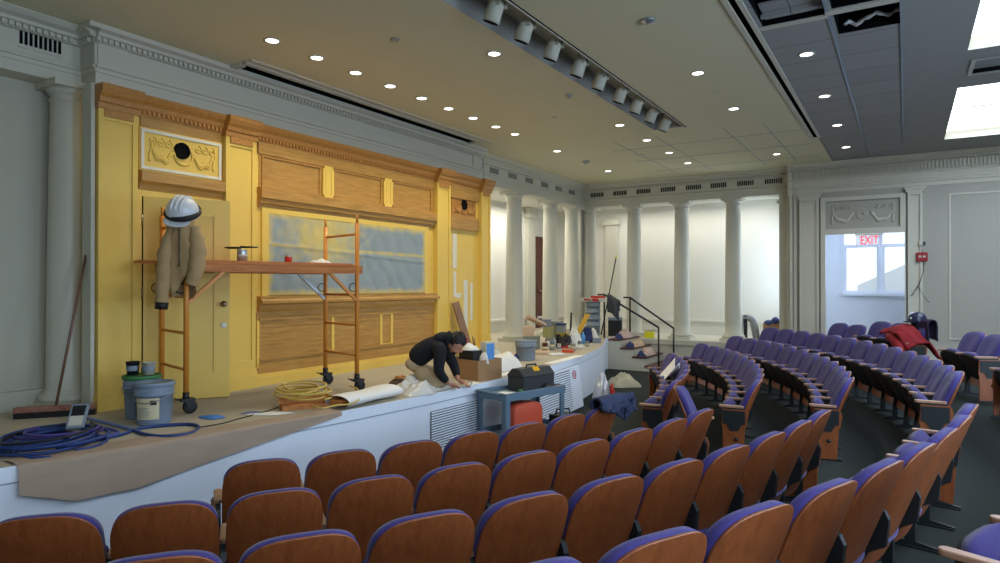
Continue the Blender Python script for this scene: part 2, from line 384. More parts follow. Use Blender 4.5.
for i, (a, b) in enumerate(SKYL):
    mb = MB(); mb.box(.565, 3.195, a + .005, b - .005, ZC + .135, ZC + .145); mb.mi = 1
    o = struct(mb, 'window_%d' % (i + 3), [M['skyglass'], M['white']])
    m2 = MB(); m2.box(1.86, 1.9, a + .005, b - .005, ZC + .115, ZC + .134); m2.box(.57, 3.19, (a + b) / 2 - .01, (a + b) / 2 + .01, ZC + .115, ZC + .134); build(m2, 'glazing_bar', M['white'], o)
# rims of the long slots and grid rails of the tile field
mb = MB()
mb.box(-6.25, -6.18, 4.60, 9.36, ZC - .03, ZC); mb.box(-6.165, -6.08, 4.60, 9.5, ZC - .015, ZC); mb.box(-6.5, -6.3, 9.28, 9.34, ZC - .03, ZC); mb.box(-6.5, -6.3, 4.6, 4.68, ZC - .03, ZC)
struct(mb, 'trim_1', M['white'])
mb = MB()
for x in (-1.36, -1.25): mb.box(x, x + .045, .5, 12.1, ZC - .015, ZC)
mb.mi = 1
mb.box(-.615, -.585, .5, 13.3, ZC - .008, ZC); mb.box(-.04, -.02, .5, 13.3, ZC - .01, ZC); mb.mi = 0
mb.box(-.62, -.03, 6.55, 6.65, ZC - .01, ZC + .02); mb.box(-1.2, -.6, 6.63, 6.7, ZC - .012, ZC + .02)
struct(mb, 'trim_2', [M['white'], M['grey']])
mb = MB(); mb.box(-2.945, -2.93, 1.0, 10.2, ZC - .012, ZC + .01); mb.mi = 1; mb.box(-2.93, -2.915, 1.0, 10.2, ZC - .004, ZC)  # black strip painted in for the shadow gap along the trough
mb.mi = 2; mb.box(-3.06, -3.02, 1.2, 10.0, ZC + .215, ZC + .26)
struct(mb, 'trim_3', [M['white'], M['dark'], M['white']])
# shallow tile joints in the plain ceiling near the far corner
mb = MB()
for x in (-4.3, -3.55, -2.45, -1.85): mb.box(x - .006, x + .006, 10.6, 14.2, ZC - .003, ZC)
for y in (11.35, 12.55, 13.75): mb.box(-4.6, -1.4, y - .006, y + .006, ZC - .003, ZC)
struct(mb, 'trim_4', M['grey'])
mb = MB(); mb.box(-1.13, -.64, 6.22, 6.6, ZC + .05, ZC + .07); mb.box(-1.15, -.63, 6.45, 6.5, ZC + .02, ZC + .05)
tag(build(mb, 'ceiling_tile', M['tile']), 'loose grey ceiling tile pushed up in the open bay beside the dark slot', 'ceiling tile')
mb = MB()
for a, b, c, d in ((.62, .66, 8.81, 9.44), (.66, 3.1, 8.81, 8.85), (.66, 3.1, 9.4, 9.44)): mb.box(a, b, c, d, ZC - .012, ZC + .004)
struct(mb, 'trim_13', M['tin'])
# torn insulation hanging in the open ceiling bay
mb = MB(); mb.tube([Vector((-.5 + .47 * t, 7.12 + .04 * math.sin(9 * t), ZC + .05 + .05 * fbm((t * 6, 0, 0), 1) + .05 * t)) for t in [i / 14 for i in range(15)]], [.012 + .012 * abs(math.sin(i * 1.3)) for i in range(15)], 6)
tag(build(mb, 'insulation_scrap', M['poly']), 'torn silvery insulation scrap in the open ceiling bay with the missing tiles', 'insulation')

# --- walls
PX = -6.45                                  # face of the yellow panelling
FX = -6.85                                  # flank bays: face of the frieze
mb = MB(); sheet(mb, 0, -7.12, YB, 3.3, 0, ZC); sheet(mb, 1, 3.3, -7.12, -6.75, .0, ZC); 
mb.box(-7.12, -7.06, YB, 3.17, .74, .92)
struct(mb, 'wall_left', M['greywall'])
mb = MB(); sheet(mb, 0, XR, YB, 17.2, 0, ZC, [(y - .78, y + .78, .87, 3.23) for y in (-1.2, 2.6, 6.4)]); struct(mb, 'wall_right', M['greywall'])
for i, y in enumerate((-1.2, 2.6, 6.4)):  # added windows, never in view, glowing to brighten the hall
    mb = MB()
    for a, b, c, d in ((-.82, .82, .82, .90), (-.82, .82, 3.2, 3.28), (-.82, -.74, .82, 3.28), (.74, .82, .82, 3.28), (-.03, .03, .9, 3.2), (-.76, .76, 2.0, 2.05)): mb.box(XR - .06, XR + .04, y + a, y + b, c, d)
    wr_ = struct(mb, 'window_%d' % (i + 10), M['white'])
    mb = MB(); mb.box(XR + .0, XR + .01, y - .78, y + .78, .87, 3.23); build(mb, 'window_glass', emit('added_window_glow', (.75, .87, 1.0), 2.0), wr_)
mb = MB(); sheet(mb, 1, YB, -9.5, XR, 0, ZC); struct(mb, 'wall_front', M['greywall'])
# passage behind the columns: left and back walls, wainscot rail, low ceiling
mb = MB()
sheet(mb, 0, -8.6, 9.9, 16.7, 0, ZC); sheet(mb, 1, 16.7, -8.6, -2.2, 0, ZC); sheet(mb, 1, 9.96, -8.6, PX - .12, 0, ZC)
sheet(mb, 2, 3.98, -8.6, FX - .3, 9.9, 16.7); sheet(mb, 2, 3.98, FX - .3, -2.2, 15.3, 16.7)
mb.box(-8.6, -8.55, 10.3, 16.7, 1.0, 1.06); mb.box(-8.6, -2.2, 16.65, 16.7, .98, 1.03); mb.box(-8.6, -2.2, 16.66, 16.7, .66, .84)
struct(mb, 'wall_back', M['passage'])
mb = MB(); sheet(mb, 0, -2.24, 15.15, 16.7, 0, ZC, [(15.5, 16.4, 1.1, 3.4)]); struct(mb, 'wall_passage', M['passage'])
mb = MB(); mb.box(-2.22, -2.2, 15.5, 16.4, 1.1, 3.4); struct(mb, 'window_2', emit('passage_window_glass', (.85, .93, 1), 1.5))
mb = MB()                                   # pilasters and dark door seen between the columns
mb.box(-8.6, -8.5, 15.05, 15.42, .74, 3.7); mb.box(-8.62, -8.45, 14.98, 15.5, 3.7, 3.98)
mb.box(-6.98, -6.62, 16.6, 16.7, .66, 3.55); mb.box(-7.04, -6.56, 16.55, 16.7, 3.55, 3.64); mb.box(-7.01, -6.59, 16.57, 16.7, 3.64, 3.7)
struct(mb, 'trim_5', M['white'])
mb = MB(); mb.box(-8.6, -8.56, 15.6, 16.4, .74, 3.15); mb.mi = 1; mb.box(-8.6, -8.54, 15.52, 15.6, .74, 3.2); mb.box(-8.6, -8.54, 16.4, 16.48, .74, 3.2); mb.box(-8.6, -8.54, 15.52, 16.48, 3.15, 3.24)
d3 = struct(mb, 'door_2', [M['brownred'], M['brownred']])
mb = MB(); mb.bar((-8.56, 15.68, 1.75), (-8.48, 15.68, 1.75), .025); mb.ball((-8.46, 15.68, 1.75), .035); build(mb, 'door_knob', M['brass'], d3)

# --- stage platform
def stage_edge(y):
    return -4.33 - (y - 6.75) ** 2 / 39.0
EDGE = [(stage_edge(y), y) for y in [-4.9 + i * .25 for i in range(int((11.1 + 4.9) / .25) + 1)]] + [(-4.93, 11.5), (-5.06, 11.9), (-5.24, 12.4), (-5.43, 12.9), (-5.6, 13.35), (-5.62, 14.75)]
mb = MB(); n = len(EDGE)
top = [Vector((x, y, STG)) for x, y in EDGE]; backs = [Vector((-8.6, y, STG)) for x, y in EDGE]
mb.mi = 0; mb.add(top + backs, [(i, i + 1, n + i + 1, n + i) for i in range(n - 1)])
mb.mi = 1
mb.add(top + [v - Vector((0, 0, .105)) for v in top], [(i, i + 1, n + i + 1, n + i) for i in range(n - 1)])
inn = [Vector((x - .012, y, 0)) for x, y in EDGE]
mb.add([v + Vector((0, 0, .635)) for v in inn] + inn, [(i, i + 1, n + i + 1, n + i) for i in range(n - 1)]); mb.smooth = False
mb.mi = 2; mb.add([v - Vector((0, 0, .105)) for v in top] + [v + Vector((0, 0, .635)) for v in inn], [(i, i + 1, n + i + 1, n + i) for i in range(n - 1)])
mb.add([v + Vector((.003, 0, -.106)) for v in top] + [v + Vector((.003, 0, -.111)) for v in top], [(i, i + 1, n + i + 1, n + i) for i in range(n - 1)])
mb.mi = 0; mb.add([(-8.6, 14.7, STG), (-5.62, 14.7, STG), (-5.62, 16.7, STG), (-8.6, 16.7, STG)], [(0, 1, 2, 3)])
struct(mb, 'stage_platform', [M['stagefloor'], M['stagewhite'], M['grey']])
# ledge that carries the back row of columns
mb = MB(); mb.box(-5.62, -2.2, 14.72, 16.7, 0, .66); mb.box(-5.62, -2.2, 14.69, 14.72, .55, .66); struct(mb, 'plinth_ledge', M['white'])
# stairs at the end of the stage
mb = MB(); sx = [-5.62, -5.33, -5.05, -4.77, -4.50]; sz = [.72, .54, .36, .18]
mb.mi = 0
for i in range(4):
    if i == 0: mb.box(sx[0], sx[1], 13.5, 14.7, 0, sz[0] - .03)
    else: mb.box(sx[i], sx[i + 1], 13.5, 14.7, 0, sz[i] - .03)
mb.mi = 1
for i in range(4): mb.box(sx[i] - .0, sx[i + 1] + .02, 13.48, 14.7, sz[i] - .03, sz[i])
struct(mb, 'stage_steps', [M['white'], M['brownred']])

# --- entablature: cornice, dentils, frieze
def moulding(mb, prof, a, b, nrm):
    """prof: list of (out, z); extruded from a to b along the wall, 'out' along nrm"""
    a, b, nrm = Vector(a), Vector(b), Vector(nrm)
    mb.prism(prof, Vector((a.x, a.y, 0)), nrm, Vector((0, 0, 1)), b - a)
ENT = [(-.3, 3.86), (0, 3.86), (0, 3.96), (.012, 3.965), (.012, 4.0), (.03, 4.01), (.03, 4.03), (-.02, 4.05), (-.02, 4.245), (.02, 4.25), (.02, 4.30), (.05, 4.305), (.06, 4.335), (.12, 4.355), (.16, 4.39), (.16, 4.4), (-.3, 4.4)]
def dentils(mb, a, b, nrm, step=.055, z0=4.255, z1=4.295, out0=.0, out1=.05):
    a, b, nrm = Vector(a), Vector(b), Vector(nrm); d = b - a; L = d.length; d.normalize(); n = int(L / step)
    for i in range(n):
        c = a + d * (step * (i + .5)); mb.obox((c.x + nrm.x * (out0 + out1) / 2, c.y + nrm.y * (out0 + out1) / 2, (z0 + z1) / 2), d, nrm, (0, 0, 1), step * .3, (out1 - out0) / 2, (z1 - z0) / 2)
FP = -6.58
mb = MB()
ENTP = [(min(a, .11), 3.79 if b == 3.86 else b) for a, b in ENT]
moulding(mb, ENT, (FX, YB, 0), (FX, 3.24, 0), (1, 0, 0)); moulding(mb, ENT, (FX, 9.94, 0), (FX, 15.05, 0), (1, 0, 0)); moulding(mb, ENTP, (FP, 3.22, 0), (FP, 9.94, 0), (1, 0, 0))
moulding(mb, ENTP, (-7.1, 3.225, 0), (FP, 3.225, 0), (0, -1, 0)); moulding(mb, ENTP, (-7.1, 9.93, 0), (FP, 9.93, 0), (0, 1, 0)); mb.box(FP + .0, FP + .111, 3.115, 3.23, 4.355, 4.4)
dentils(mb, (FX, 0, 0), (FX, 3.15, 0), (1, 0, 0)); dentils(mb, (FP, 3.2, 0), (FP, 9.9, 0), (1, 0, 0))
dentils(mb, (FX, 3.225, 0), (FP, 3.225, 0), (0, -1, 0))
mb.box(-7.15, FX - .25, YB, 3.25, 3.86, ZC)
struct(mb, 'trim_6', M['white'])
BY = 15.0
mb = MB()
moulding(mb, ENT, (FX - .1, BY, 0), (-2.05, BY, 0), (0, -1, 0)); dentils(mb, (-6.7, BY, 0), (-2.1, BY, 0), (0, -1, 0), z0=4.26, z1=4.29)
mb.box(-7.2, -2.1, BY + .25, BY + .35, 3.86, ZC)
struct(mb, 'trim_7', M['white'])
# right part of the back wall stands a little forward
RY = 14.7
OPEN = (-1.38, -.02, .3, 2.93)
mb = MB(); sheet(mb, 1, RY, -2.05, XR, 0, ZC, [OPEN]); sheet(mb, 0, -2.05, RY, BY + .3, 0, ZC)
struct(mb, 'wall_window', M['plaster'])
ENT2 = [(-.1, 3.80), (.01, 3.80), (.01, 3.87), (.03, 3.88), (.03, 3.91), (.005, 3.93), (.005, 4.06), (.02, 4.07), (.02, 4.09), (.005, 4.10), (.005, 4.27), (.06, 4.285), (.06, 4.31), (.1, 4.33), (.14, 4.38), (.14, 4.4), (-.1, 4.4)]
mb = MB(); moulding(mb, ENT2, (-2.1, RY, 0), (XR, RY, 0), (0, -1, 0)); dentils(mb, (-2.05, RY, 0), (XR, RY, 0), (0, -1, 0), step=.06, z0=4.11, z1=4.25, out0=0, out1=.035)
dentils(mb, (-2.05, RY, 0), (XR, RY, 0), (0, -1, 0), step=.05, z0=4.27, z1=4.3, out0=.02, out1=.075)
for x in (-2.08, -2.0): moulding(mb, ENT2, (x, RY - .05 + (x + 2.08) * .6, 0), (x + .08, RY - .05 + (x + 2.08) * .6, 0), (0, -1, 0))
# pilasters: sunk panel in a frame, small capital
def pilaster_y(mb, x0, x1, z0, z1, y=RY, p=.05):
    mb.box(x0, x1, y - p, y + .02, z0, z1); e = .045
    for a, b, c, d in ((x0, x0 + e, z0, z1), (x1 - e, x1, z0, z1), (x0, x1, z1 - e, z1), (x0, x1, z0, z0 + .2)): mb.box(a, b, y - p - .03, y - p + .001, c, d)
    mb.box(x0 - .03, x1 + .03, y - p - .04, y + .02, z1, z1 + .05); mb.box(x0 - .05, x1 + .05, y - p - .06, y + .02, z1 + .05, z1 + .1); mb.box(x0 - .02, x1 + .02, y - p - .04, y + .02, z0, z0 + .12)
pilaster_y(mb, -1.86, -1.5, .3, 3.68); pilaster_y(mb, .03, .27, .3, 3.68)
for x in (-2.05, -1.97): mb.box(x, x + .05, RY - .03, RY + .02, .2, 3.8)
mb.box(-2.3, -2.06, 14.95, 15.25, .66, 3.86); mb.box(-2.34, -2.05, 14.91, 15.25, 3.66, 3.72); mb.box(-2.12, -2.05, 14.75, 15.0, .2, 3.86)
# casing of the opening, relief field above it, large wall panel on the right
for a, b, c, d in ((-1.47, -1.38, .3, 3.0), (-.02, .0, .3, 3.0), (-1.47, .0, 2.93, 3.04), (-1.47, .0, 3.60, 3.68), (-1.47, -1.38, 3.0, 3.62), (-.09, .0, 3.0, 3.62)): mb.box(a, b, RY - .055, RY + .02, c, d)
mb.box(.68, .71, RY - .015, RY + .01, .9, 3.62); mb.box(.68, XR, RY - .015, RY + .01, 3.59, 3.62); mb.box(.68, XR, RY - .015, RY + .01, .9, .93)
mb.box(.3, XR, RY - .04, RY + .01, .45, .68); mb.box(.3, XR, RY - .06, RY + .01, .68, .72)
struct(mb, 'trim_8', M['white'])
def ornament(mb, org, u, v, nrm, W, H, hole=False):
    """carved swags and rosette in low relief on a W x H field centred at org"""
    org, u, v, nrm = Vector(org), Vector(u), Vector(v), Vector(nrm)
    P = lambda a, b, c=.006: org + u * a + v * b + nrm * c
    for sgn in (-1, 1):
        for off, rad in ((0, .014), (.025, .011), (-.022, .01)):
            mb.tube([P(sgn * (W * .12 + W * .3 * t), H * (.05 - .62 * math.sin(PI * t) * .5) + off + .02 * math.sin(14 * t)) for t in [i / 16 for i in range(17)]], [rad * (.7 + .6 * math.sin(PI * i / 16)) for i in range(17)], 6)
        for k in range(9):
            t = (k + .5) / 9; mb.ball(P(sgn * (W * .12 + W * .3 * t), H * (.05 - .31 * math.sin(PI * t))), .018, .018, .018, 8)
        mb.tube([P(sgn * W * .43 + .012 * math.sin(6 * t), H * (.36 - .72 * t)) for t in [i / 10 for i in range(11)]], [.016 - .008 * abs(math.sin(i)) for i in range(11)], 6)
        for k in range(3):
            c = (sgn * W * (.2 + .1 * k), H * .27); mb.tube([P(c[0] + (.006 + .004 * i) * math.cos(i * .7), c[1] + (.006 + .004 * i) * math.sin(i * .7)) for i in range(12)], .007, 5)
    if not hole:
        for R, r in ((.09, .012), (.06, .012)): mb.tube([P(R * math.cos(a), R * math.sin(a)) for a in [2 * PI * i / 20 for i in range(20)]], r, 6, closed=True)
        for k in range(8): mb.ball(P(.04 * math.cos(k * PI / 4), .04 * math.sin(k * PI / 4)), .016, .016, .016, 8)
    else:
        mb.tube([P(.1 * math.cos(a), .1 * math.sin(a)) for a in [2 * PI * i / 24 for i in range(24)]], .014, 6, closed=True)
mb = MB(); ornament(mb, (-.73, RY - .008, 3.32), (1, 0, 0), (0, 0, 1), (0, -1, 0), 1.22, .5); struct(mb, 'trim_9', M['white'])
# window bay behind the opening
mb = MB()
sheet(mb, 0, -1.6, RY, 16.3, 0, 3.4); sheet(mb, 0, .3, RY, 16.3, 0, 3.4); sheet(mb, 2, 3.4, -1.6, .3, RY, 16.3); sheet(mb, 1, 16.3, -1.6, .3, 0, 3.4, [(-1.2, .2, 1.70, 3.3)])
mb.add([(-1.6, RY, .3), (.3, RY, .3), (.3, 16.3, .3), (-1.6, 16.3, .3)], [(0, 1, 2, 3)])
mb.box(-1.05, .12, 16.28, 16.3, .6, 1.6)
struct(mb, 'wall_bay', M['baywhite'])
mb = MB(); y0, y1 = 16.27, 16.36
mb.box(-1.2, .3, 16.18, 16.36, 1.68, 1.74)
for a, b in ((-1.2, -1.16), (-.50, -.43), (.16, .2)): mb.box(a, b, y0, y1, 1.74, 3.3)
for a, b in ((-1.16, -1.12), (-.54, -.50), (-.43, -.39), (.12, .16)): mb.box(a, b, y0 + .02, y1, 1.74, 2.78)
mb.box(-1.2, .2, y0, y1, 2.74, 2.80); mb.box(-1.2, .2, y0 + .02, y1, 1.74, 1.79); mb.box(-1.2, .2, y0, y1, 3.22, 3.3)
w1 = struct(mb, 'window_1', M['baywhite'])
mb = MB(); mb.box(-1.15, .15, 16.33, 16.335, 1.78, 3.24); build(mb, 'window_glass', M['glass'], w1)
# pale gabled roof and haze of trees outside the window
mb = MB(); mb.box(-1.3, 3.5, 27.1, 29.2, 0, 1.6); mb.prism([(-1.5, 1.9), (.7, 3.0), (2.9, 1.9), (2.9, 1.7), (-1.5, 1.7)], (0, 26.9, 0), (1, 0, 0), (0, 0, 1), (0, 1, 0)); tag(build(mb, 'house_gable', M['roof']), 'pale sloping roof gable outside the window', 'roof')

# --- columns
def column(x, y, z0, z1=3.86, r=.172):
    mb = MB(); H = z1 - z0
    mb.box(x - r * 1.45, x + r * 1.45, y - r * 1.45, y + r * 1.45, z0, z0 + .07)
    prof = [(r * 1.4, z0 + .07), (r * 1.45, z0 + .10), (r * 1.4, z0 + .13), (r * 1.2, z0 + .14), (r * 1.2, z0 + .16), (r * 1.12, z0 + .175)]
    for i in range(13): t = i / 12; prof.append((r * (1.08 - .17 * t ** 1.6), z0 + .18 + (H - .36) * t))
    tr = r * .91; prof += [(tr * 1.08, z1 - .175), (tr * 1.08, z1 - .16), (tr, z1 - .155), (tr, z1 - .115), (tr * 1.12, z1 - .11), (tr * 1.32, z1 - .06)]
    mb.lathe(prof, (x, y, 0), 32); mb.box(x - tr * 1.42, x + tr * 1.42, y - tr * 1.42, y + tr * 1.42, z1 - .06, z1)
    return build(mb, 'column', M['white'], kind='structure')
for y in (11.72, 13.35, 14.48): column(FX - .12, y, STG)
column(-6.78, BY + .12, STG)
for x in (-5.6, -4.44, -3.28): column(x, BY + .12, .66)
column(-6.93, 3.15, STG)
mb = MB(); mb.box(-6.57, -6.41, 3.10, 3.135, STG, 3.80); mb.box(-6.9, -6.5, 9.905, 10.03, STG, 3.86); mb.box(-7.0, -6.9, 14.86, 15.1, STG, 3.86); struct(mb, 'trim_10', M['white'])

# --- yellow panelled wall of the stage
OAK, YEL = 1, 0
PM = [M['yellow'], M['oak'], M['oakdark'], M['dark'], M['primer']]
mb = MB()
DO = (3.58, 4.46, STG, 2.80)
sheet(mb, 0, PX, 3.13, 9.9, STG, 3.785, [DO]); sheet(mb, 1, 3.13, -6.52, PX, STG, 3.785); sheet(mb, 1, 9.9, -6.52, PX, STG, 3.785); mb.mi = 2; mb.box(-6.62, PX + .02, 3.14, 9.89, 3.76, 3.789)
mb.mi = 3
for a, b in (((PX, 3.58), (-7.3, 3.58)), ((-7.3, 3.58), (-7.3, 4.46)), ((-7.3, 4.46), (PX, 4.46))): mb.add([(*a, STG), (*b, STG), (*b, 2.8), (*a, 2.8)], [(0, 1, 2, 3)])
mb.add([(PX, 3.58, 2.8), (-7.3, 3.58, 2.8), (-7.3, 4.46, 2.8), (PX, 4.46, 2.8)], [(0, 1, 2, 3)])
def bx(y0, y1, z0, z1, out, m=YEL, inn=-.02): mb.mi = m; mb.box(PX + inn, PX + out, y0, y1, z0, z1)
def prof_y(y0, y1, prof, m): mb.mi = m; moulding(mb, prof, (PX, y0, 0), (PX, y1, 0), (1, 0, 0))
# pilasters
for y0, y1 in ((3.145, 3.51), (4.48, 4.87), (8.30, 8.66), (9.58, 9.87)):
    bx(y0, y1, STG, 3.58, .07); e = .05
    for a, b, c, d in ((y0, y0 + e, 1.0, 3.6), (y1 - e, y1, 1.0, 3.6), (y0, y1, .95, 1.06), (y0, y1, 3.47, 3.57)): bx(a, b, c, d, .085)
    bx(y0 - .02, y1 + .02, STG, .88, .12); bx(y0 - .012, y1 + .012, .88, .92, .105); bx(y0 - .005, y1 + .005, .92, .96, .095)
    bx(y0 + .05, y1 - .05, 3.50, 3.58, .10, 2)
    prof_y(y0 - .015, y1 + .015, [(-.02, 3.57), (.105, 3.57), (.11, 3.62), (.13, 3.63), (.14, 3.67), (.165, 3.70), (.185, 3.745), (.185, 3.79), (-.02, 3.79)], 2)
# crown with carved bead between the pilasters
for y0, y1 in ((3.51, 4.48), (4.87, 8.30), (8.66, 9.58)):
    prof_y(y0, y1, [(-.02, 3.60), (.03, 3.60), (.04, 3.64), (.06, 3.66), (.07, 3.70), (.1, 3.735), (.115, 3.765), (.115, 3.79), (-.02, 3.79)], 2)
    n = int((y1 - y0) / .05)
    for i in range(n): bx(y0 + .05 * i + .012, y0 + .05 * i + .04, 3.615, 3.655, .055, 2)
# bay over the door
bx(3.57, 4.47, 3.49, 3.62, .02, OAK); bx(3.56, 4.47, 3.06, 3.49, .02)
for a, b, c, d in ((3.57, 4.46, 3.445, 3.475), (3.57, 4.46, 3.075, 3.105), (3.57, 3.6, 3.08, 3.47), (4.43, 4.46, 3.08, 3.47)): bx(a, b, c, d, .035, 4)
prof_y(3.55, 4.48, [(-.02, 2.86), (.03, 2.86), (.05, 2.92), (.08, 2.95), (.08, 3.05), (-.02, 3.06)], OAK)
for a, b, c, d in ((3.52, 3.58, STG, 2.86), (4.46, 4.52, STG, 2.86), (3.52, 4.52, 2.80, 2.87)): bx(a, b, c, d, .03)
# middle bay: three oak fields, yellow mullions, oak band, screen border
bx(4.95, 8.36, 3.46, 3.63, .03, OAK); bx(4.97, 8.3, 3.05, 3.47, .012, OAK)
for y0, y1 in ((5.0, 5.9), (6.14, 7.06), (7.3, 8.22)):
    for a, b, c, d in ((y0, y1, 3.43, 3.45), (y0, y1, 3.07, 3.09), (y0, y0 + .02, 3.07, 3.45), (y1 - .02, y1, 3.07, 3.45)): bx(a, b, c, d, .028, 2 if c > 3.4 else OAK)
for y0 in (5.93, 7.09):
    bx(y0, y0 + .19, 3.09, 3.43, .045); bx(y0 + .02, y0 + .17, 3.05, 3.47, .045); bx(y0 + .04, y0 + .055, 3.1, 3.42, .052); bx(y0 + .135, y0 + .15, 3.1, 3.42, .052)
prof_y(4.95, 8.29, [(-.02, 2.83), (.03, 2.83), (.035, 2.87), (.06, 2.88), (.07, 2.93), (.09, 2.94), (.09, 3.05), (.02, 3.07), (-.02, 3.07)], OAK)
for a, b, c, d in ((5.0, 5.09, 1.78, 2.83), (8.05, 8.14, 1.78, 2.83), (5.0, 8.14, 2.77, 2.84)): bx(a, b, c, d, .03)
# lower half: ledge, wainscot with yellow strips, base
prof_y(4.95, 8.35, [(-.02, 1.60), (.03, 1.60), (.05, 1.64), (.05, 1.68), (.1, 1.70), (.1, 1.73), (.08, 1.75), (.08, 1.78), (-.02, 1.79)], OAK)
bx(4.93, 8.3, .86, 1.61, .02, OAK); bx(4.96, 8.28, 1.50, 1.53, .04, OAK); bx(4.96, 8.28, 1.03, 1.06, .04, OAK); bx(4.95, 8.3, .86, 1.0, .03, OAK); bx(4.93, 8.3, 1.42, 1.50, .026, OAK)
for y0 in (6.09, 7.02, 7.25): bx(y0, y0 + .045, 1.06, 1.51, .035)
bx(7.02, 7.295, 1.045, 1.07, .035); bx(7.02, 7.295, 1.49, 1.515, .035); bx(5.88, 6.13, 1.045, 1.065, .035); bx(4.93, 4.965, .95, 1.5, .03)
bx(3.52, 9.6, STG, .84, .07); bx(4.9, 8.3, .84, .875, .05)
# narrow bay at the far end
bx(8.72, 9.55, 3.38, 3.60, .05, OAK); bx(8.78, 9.49, 3.06, 3.40, .02, 2); bx(8.72, 9.55, 2.86, 3.08, .05, OAK)
# patches of primer showing through
for a, b, c, d in ((8.82, 8.94, 2.2, 2.78), (8.85, 8.92, 1.72, 2.15), (8.92, 9.06, 1.70, 1.78), (9.14, 9.26, 1.1, 2.0), (9.34, 9.41, 1.3, 1.95)): bx(a, b, c, d, .006, 4)
struct(mb, 'wall_stage', PM, bev=0)
mb = MB(); ornament(mb, (PX + .018, 4.02, 3.275), (0, 1, 0), (0, 0, 1), (1, 0, 0), .82, .32, True); struct(mb, 'trim_11', M['yellow'])
mb = MB(); ornament(mb, (PX + .018, 9.135, 3.23), (0, 1, 0), (0, 0, 1), (1, 0, 0), .66, .26, True); struct(mb, 'trim_12', M['oakdark'])
RX = Matrix.Rotation(PI / 2, 3, 'Y')
for (y, z, lab) in ((4.0, 3.32, 'round black speaker hole in the yellow relief panel over the door'), (9.12, 3.29, 'round black speaker hole in the brown relief panel near the columns')):
    mb = MB(); mb.lathe([(.086, 0), (.086, .022), (.076, .028), (.074, .024), (0, .024)], (PX + .02, y, z), 24, RX); o = build(mb, 'speaker_opening', [M['dark']]); tag(o, lab, 'speaker')
# door leaf standing ajar
hx, hy = PX + .02, 3.6; da = math.atan2(4.24 - hy, -6.06 - hx); L_ = .80
u = Vector((math.cos(da), math.sin(da), 0)); nn = Vector((math.sin(da), -math.cos(da), 0))
def dpt(a, z, o=0): return Vector((hx, hy, 0)) + u * a + nn * o + Vector((0, 0, z))
mb = MB()
def dbox(a0, a1, z0, z1, o0, o1): mb.obox((dpt(a0, z0, o0) + dpt(a1, z1, o1)) / 2, u, nn, (0, 0, 1), (a1 - a0) / 2, (o1 - o0) / 2, (z1 - z0) / 2)
dbox(0, L_, .75, 2.80, -.04, -.006)
for a, b, c, d in ((0, .14, .75, 2.80), (L_ - .14, L_, .75, 2.80), (.14, L_ - .14, .75, 1.0), (.14, L_ - .14, 2.64, 2.80)): dbox(a, b, c, d, -.01, .004)
for a, b, c, d in ((.14, .155, 1.0, 2.64), (L_ - .155, L_ - .14, 1.0, 2.64), (.14, L_ - .14, 1.0, 1.015), (.14, L_ - .14, 2.625, 2.64)): dbox(a, b, c, d, -.008, .008)
dr = struct(mb, 'door_1', M['yellow'], bev=.003)
mb = MB(); k = dpt(L_ - .06, 1.72, .004); mb.bar(k, k + nn * .05, .012); mb.ball(k + nn * .06, .028); mb.lathe([(.032, 0), (.032, .006), (0, .006)], k - nn * .001, 16, Matrix((u, Vector((0, 0, 1)), nn)).transposed()); build(mb, 'door_knob', M['brass'], dr)
mb = MB(); k = dpt(L_ - .06, 1.50, .004); mb.lathe([(.03, 0), (.03, .008), (.02, .012), (0, .012)], k, 16, Matrix((u, Vector((0, 0, 1)), nn)).transposed()); build(mb, 'lock_rose', M['primer'], dr)
mb = MB()
for z in (1.05, 1.78, 2.5): mb.bar(dpt(-.012, z, .012), dpt(-.012, z + .12, .012), .011)
build(mb, 'hinge', M['brass'], dr)
# masking film over the projection screen
def film(u_, v_):
    y = 5.09 + 2.96 * u_; z = 1.80 + .97 * v_
    d = .012 + .010 * fbm((y * 2.2, z * 2.2, 1.3), 1.0) + .012 * max(0, 1 - abs((z - 2.42 + .05 * (y - 5)) / .03)) + .006 * abs(math.sin((y * 9 + z * 7) + 3 * fbm((y, z, 7), 1)))
    if 5.9 < y < 7.4: d += .012 * max(0, math.sin((y - 5.9) * 14 - z * 12)) * (1 - abs(y - 6.6) / .8)
    return Vector((PX + .012 + max(.001, d), y, z))
mb = MB(); mb.surf(film, 110, 46); o = build(mb, 'masking_film', M['film']); tag(o, 'creased grey plastic film with yellow overspray taped over the projection screen', 'plastic film')

# --- slotted vents in the frieze
def vent(c, along, nrm, W, H, label, group, n=8, m='dark'):  # slots are solid bars with their shade put into the colour
    c, along, nrm = Vector(c), Vector(along), Vector(nrm); mb = MB(); mb.mi = 0
    for i in range(n):
        mb.obox(c + along * (W * ((i + .5) / n - .5)) + nrm * .002, along, nrm, (0, 0, 1), W / n * .27, .008, H / 2)
    mb.mi = 1
    mb.obox(c - Vector((0, 0, H / 2 + .03)) + nrm * .004, along, nrm, (0, 0, 1), W / 2, .008, .006); mb.obox(c + Vector((0, 0, H / 2 + .012)) + nrm * .002, along, nrm, (0, 0, 1), W / 2, .006, .005)
    tag(build(mb, 'frieze_vent', [M[m], M['white']]), label, 'vent', group)
vent((FX - .02, 2.875, 4.19), (0, 1, 0), (1, 0, 0), .36, .12, 'slotted black vent in the grey frieze above the left column', 'slotted vents in the frieze', 9)
for i, px in enumerate((597, 620, 643.5, 668, 693.5, 718.5, 745.5, 773.5)):
    p = at_y(px, 200, BY + .02); vent((p.x, BY + .02, 4.16), (1, 0, 0), (0, -1, 0), .36, .10, ORD[i] + ' slotted vent from the far corner in the frieze above the back columns', 'slotted vents in the frieze')
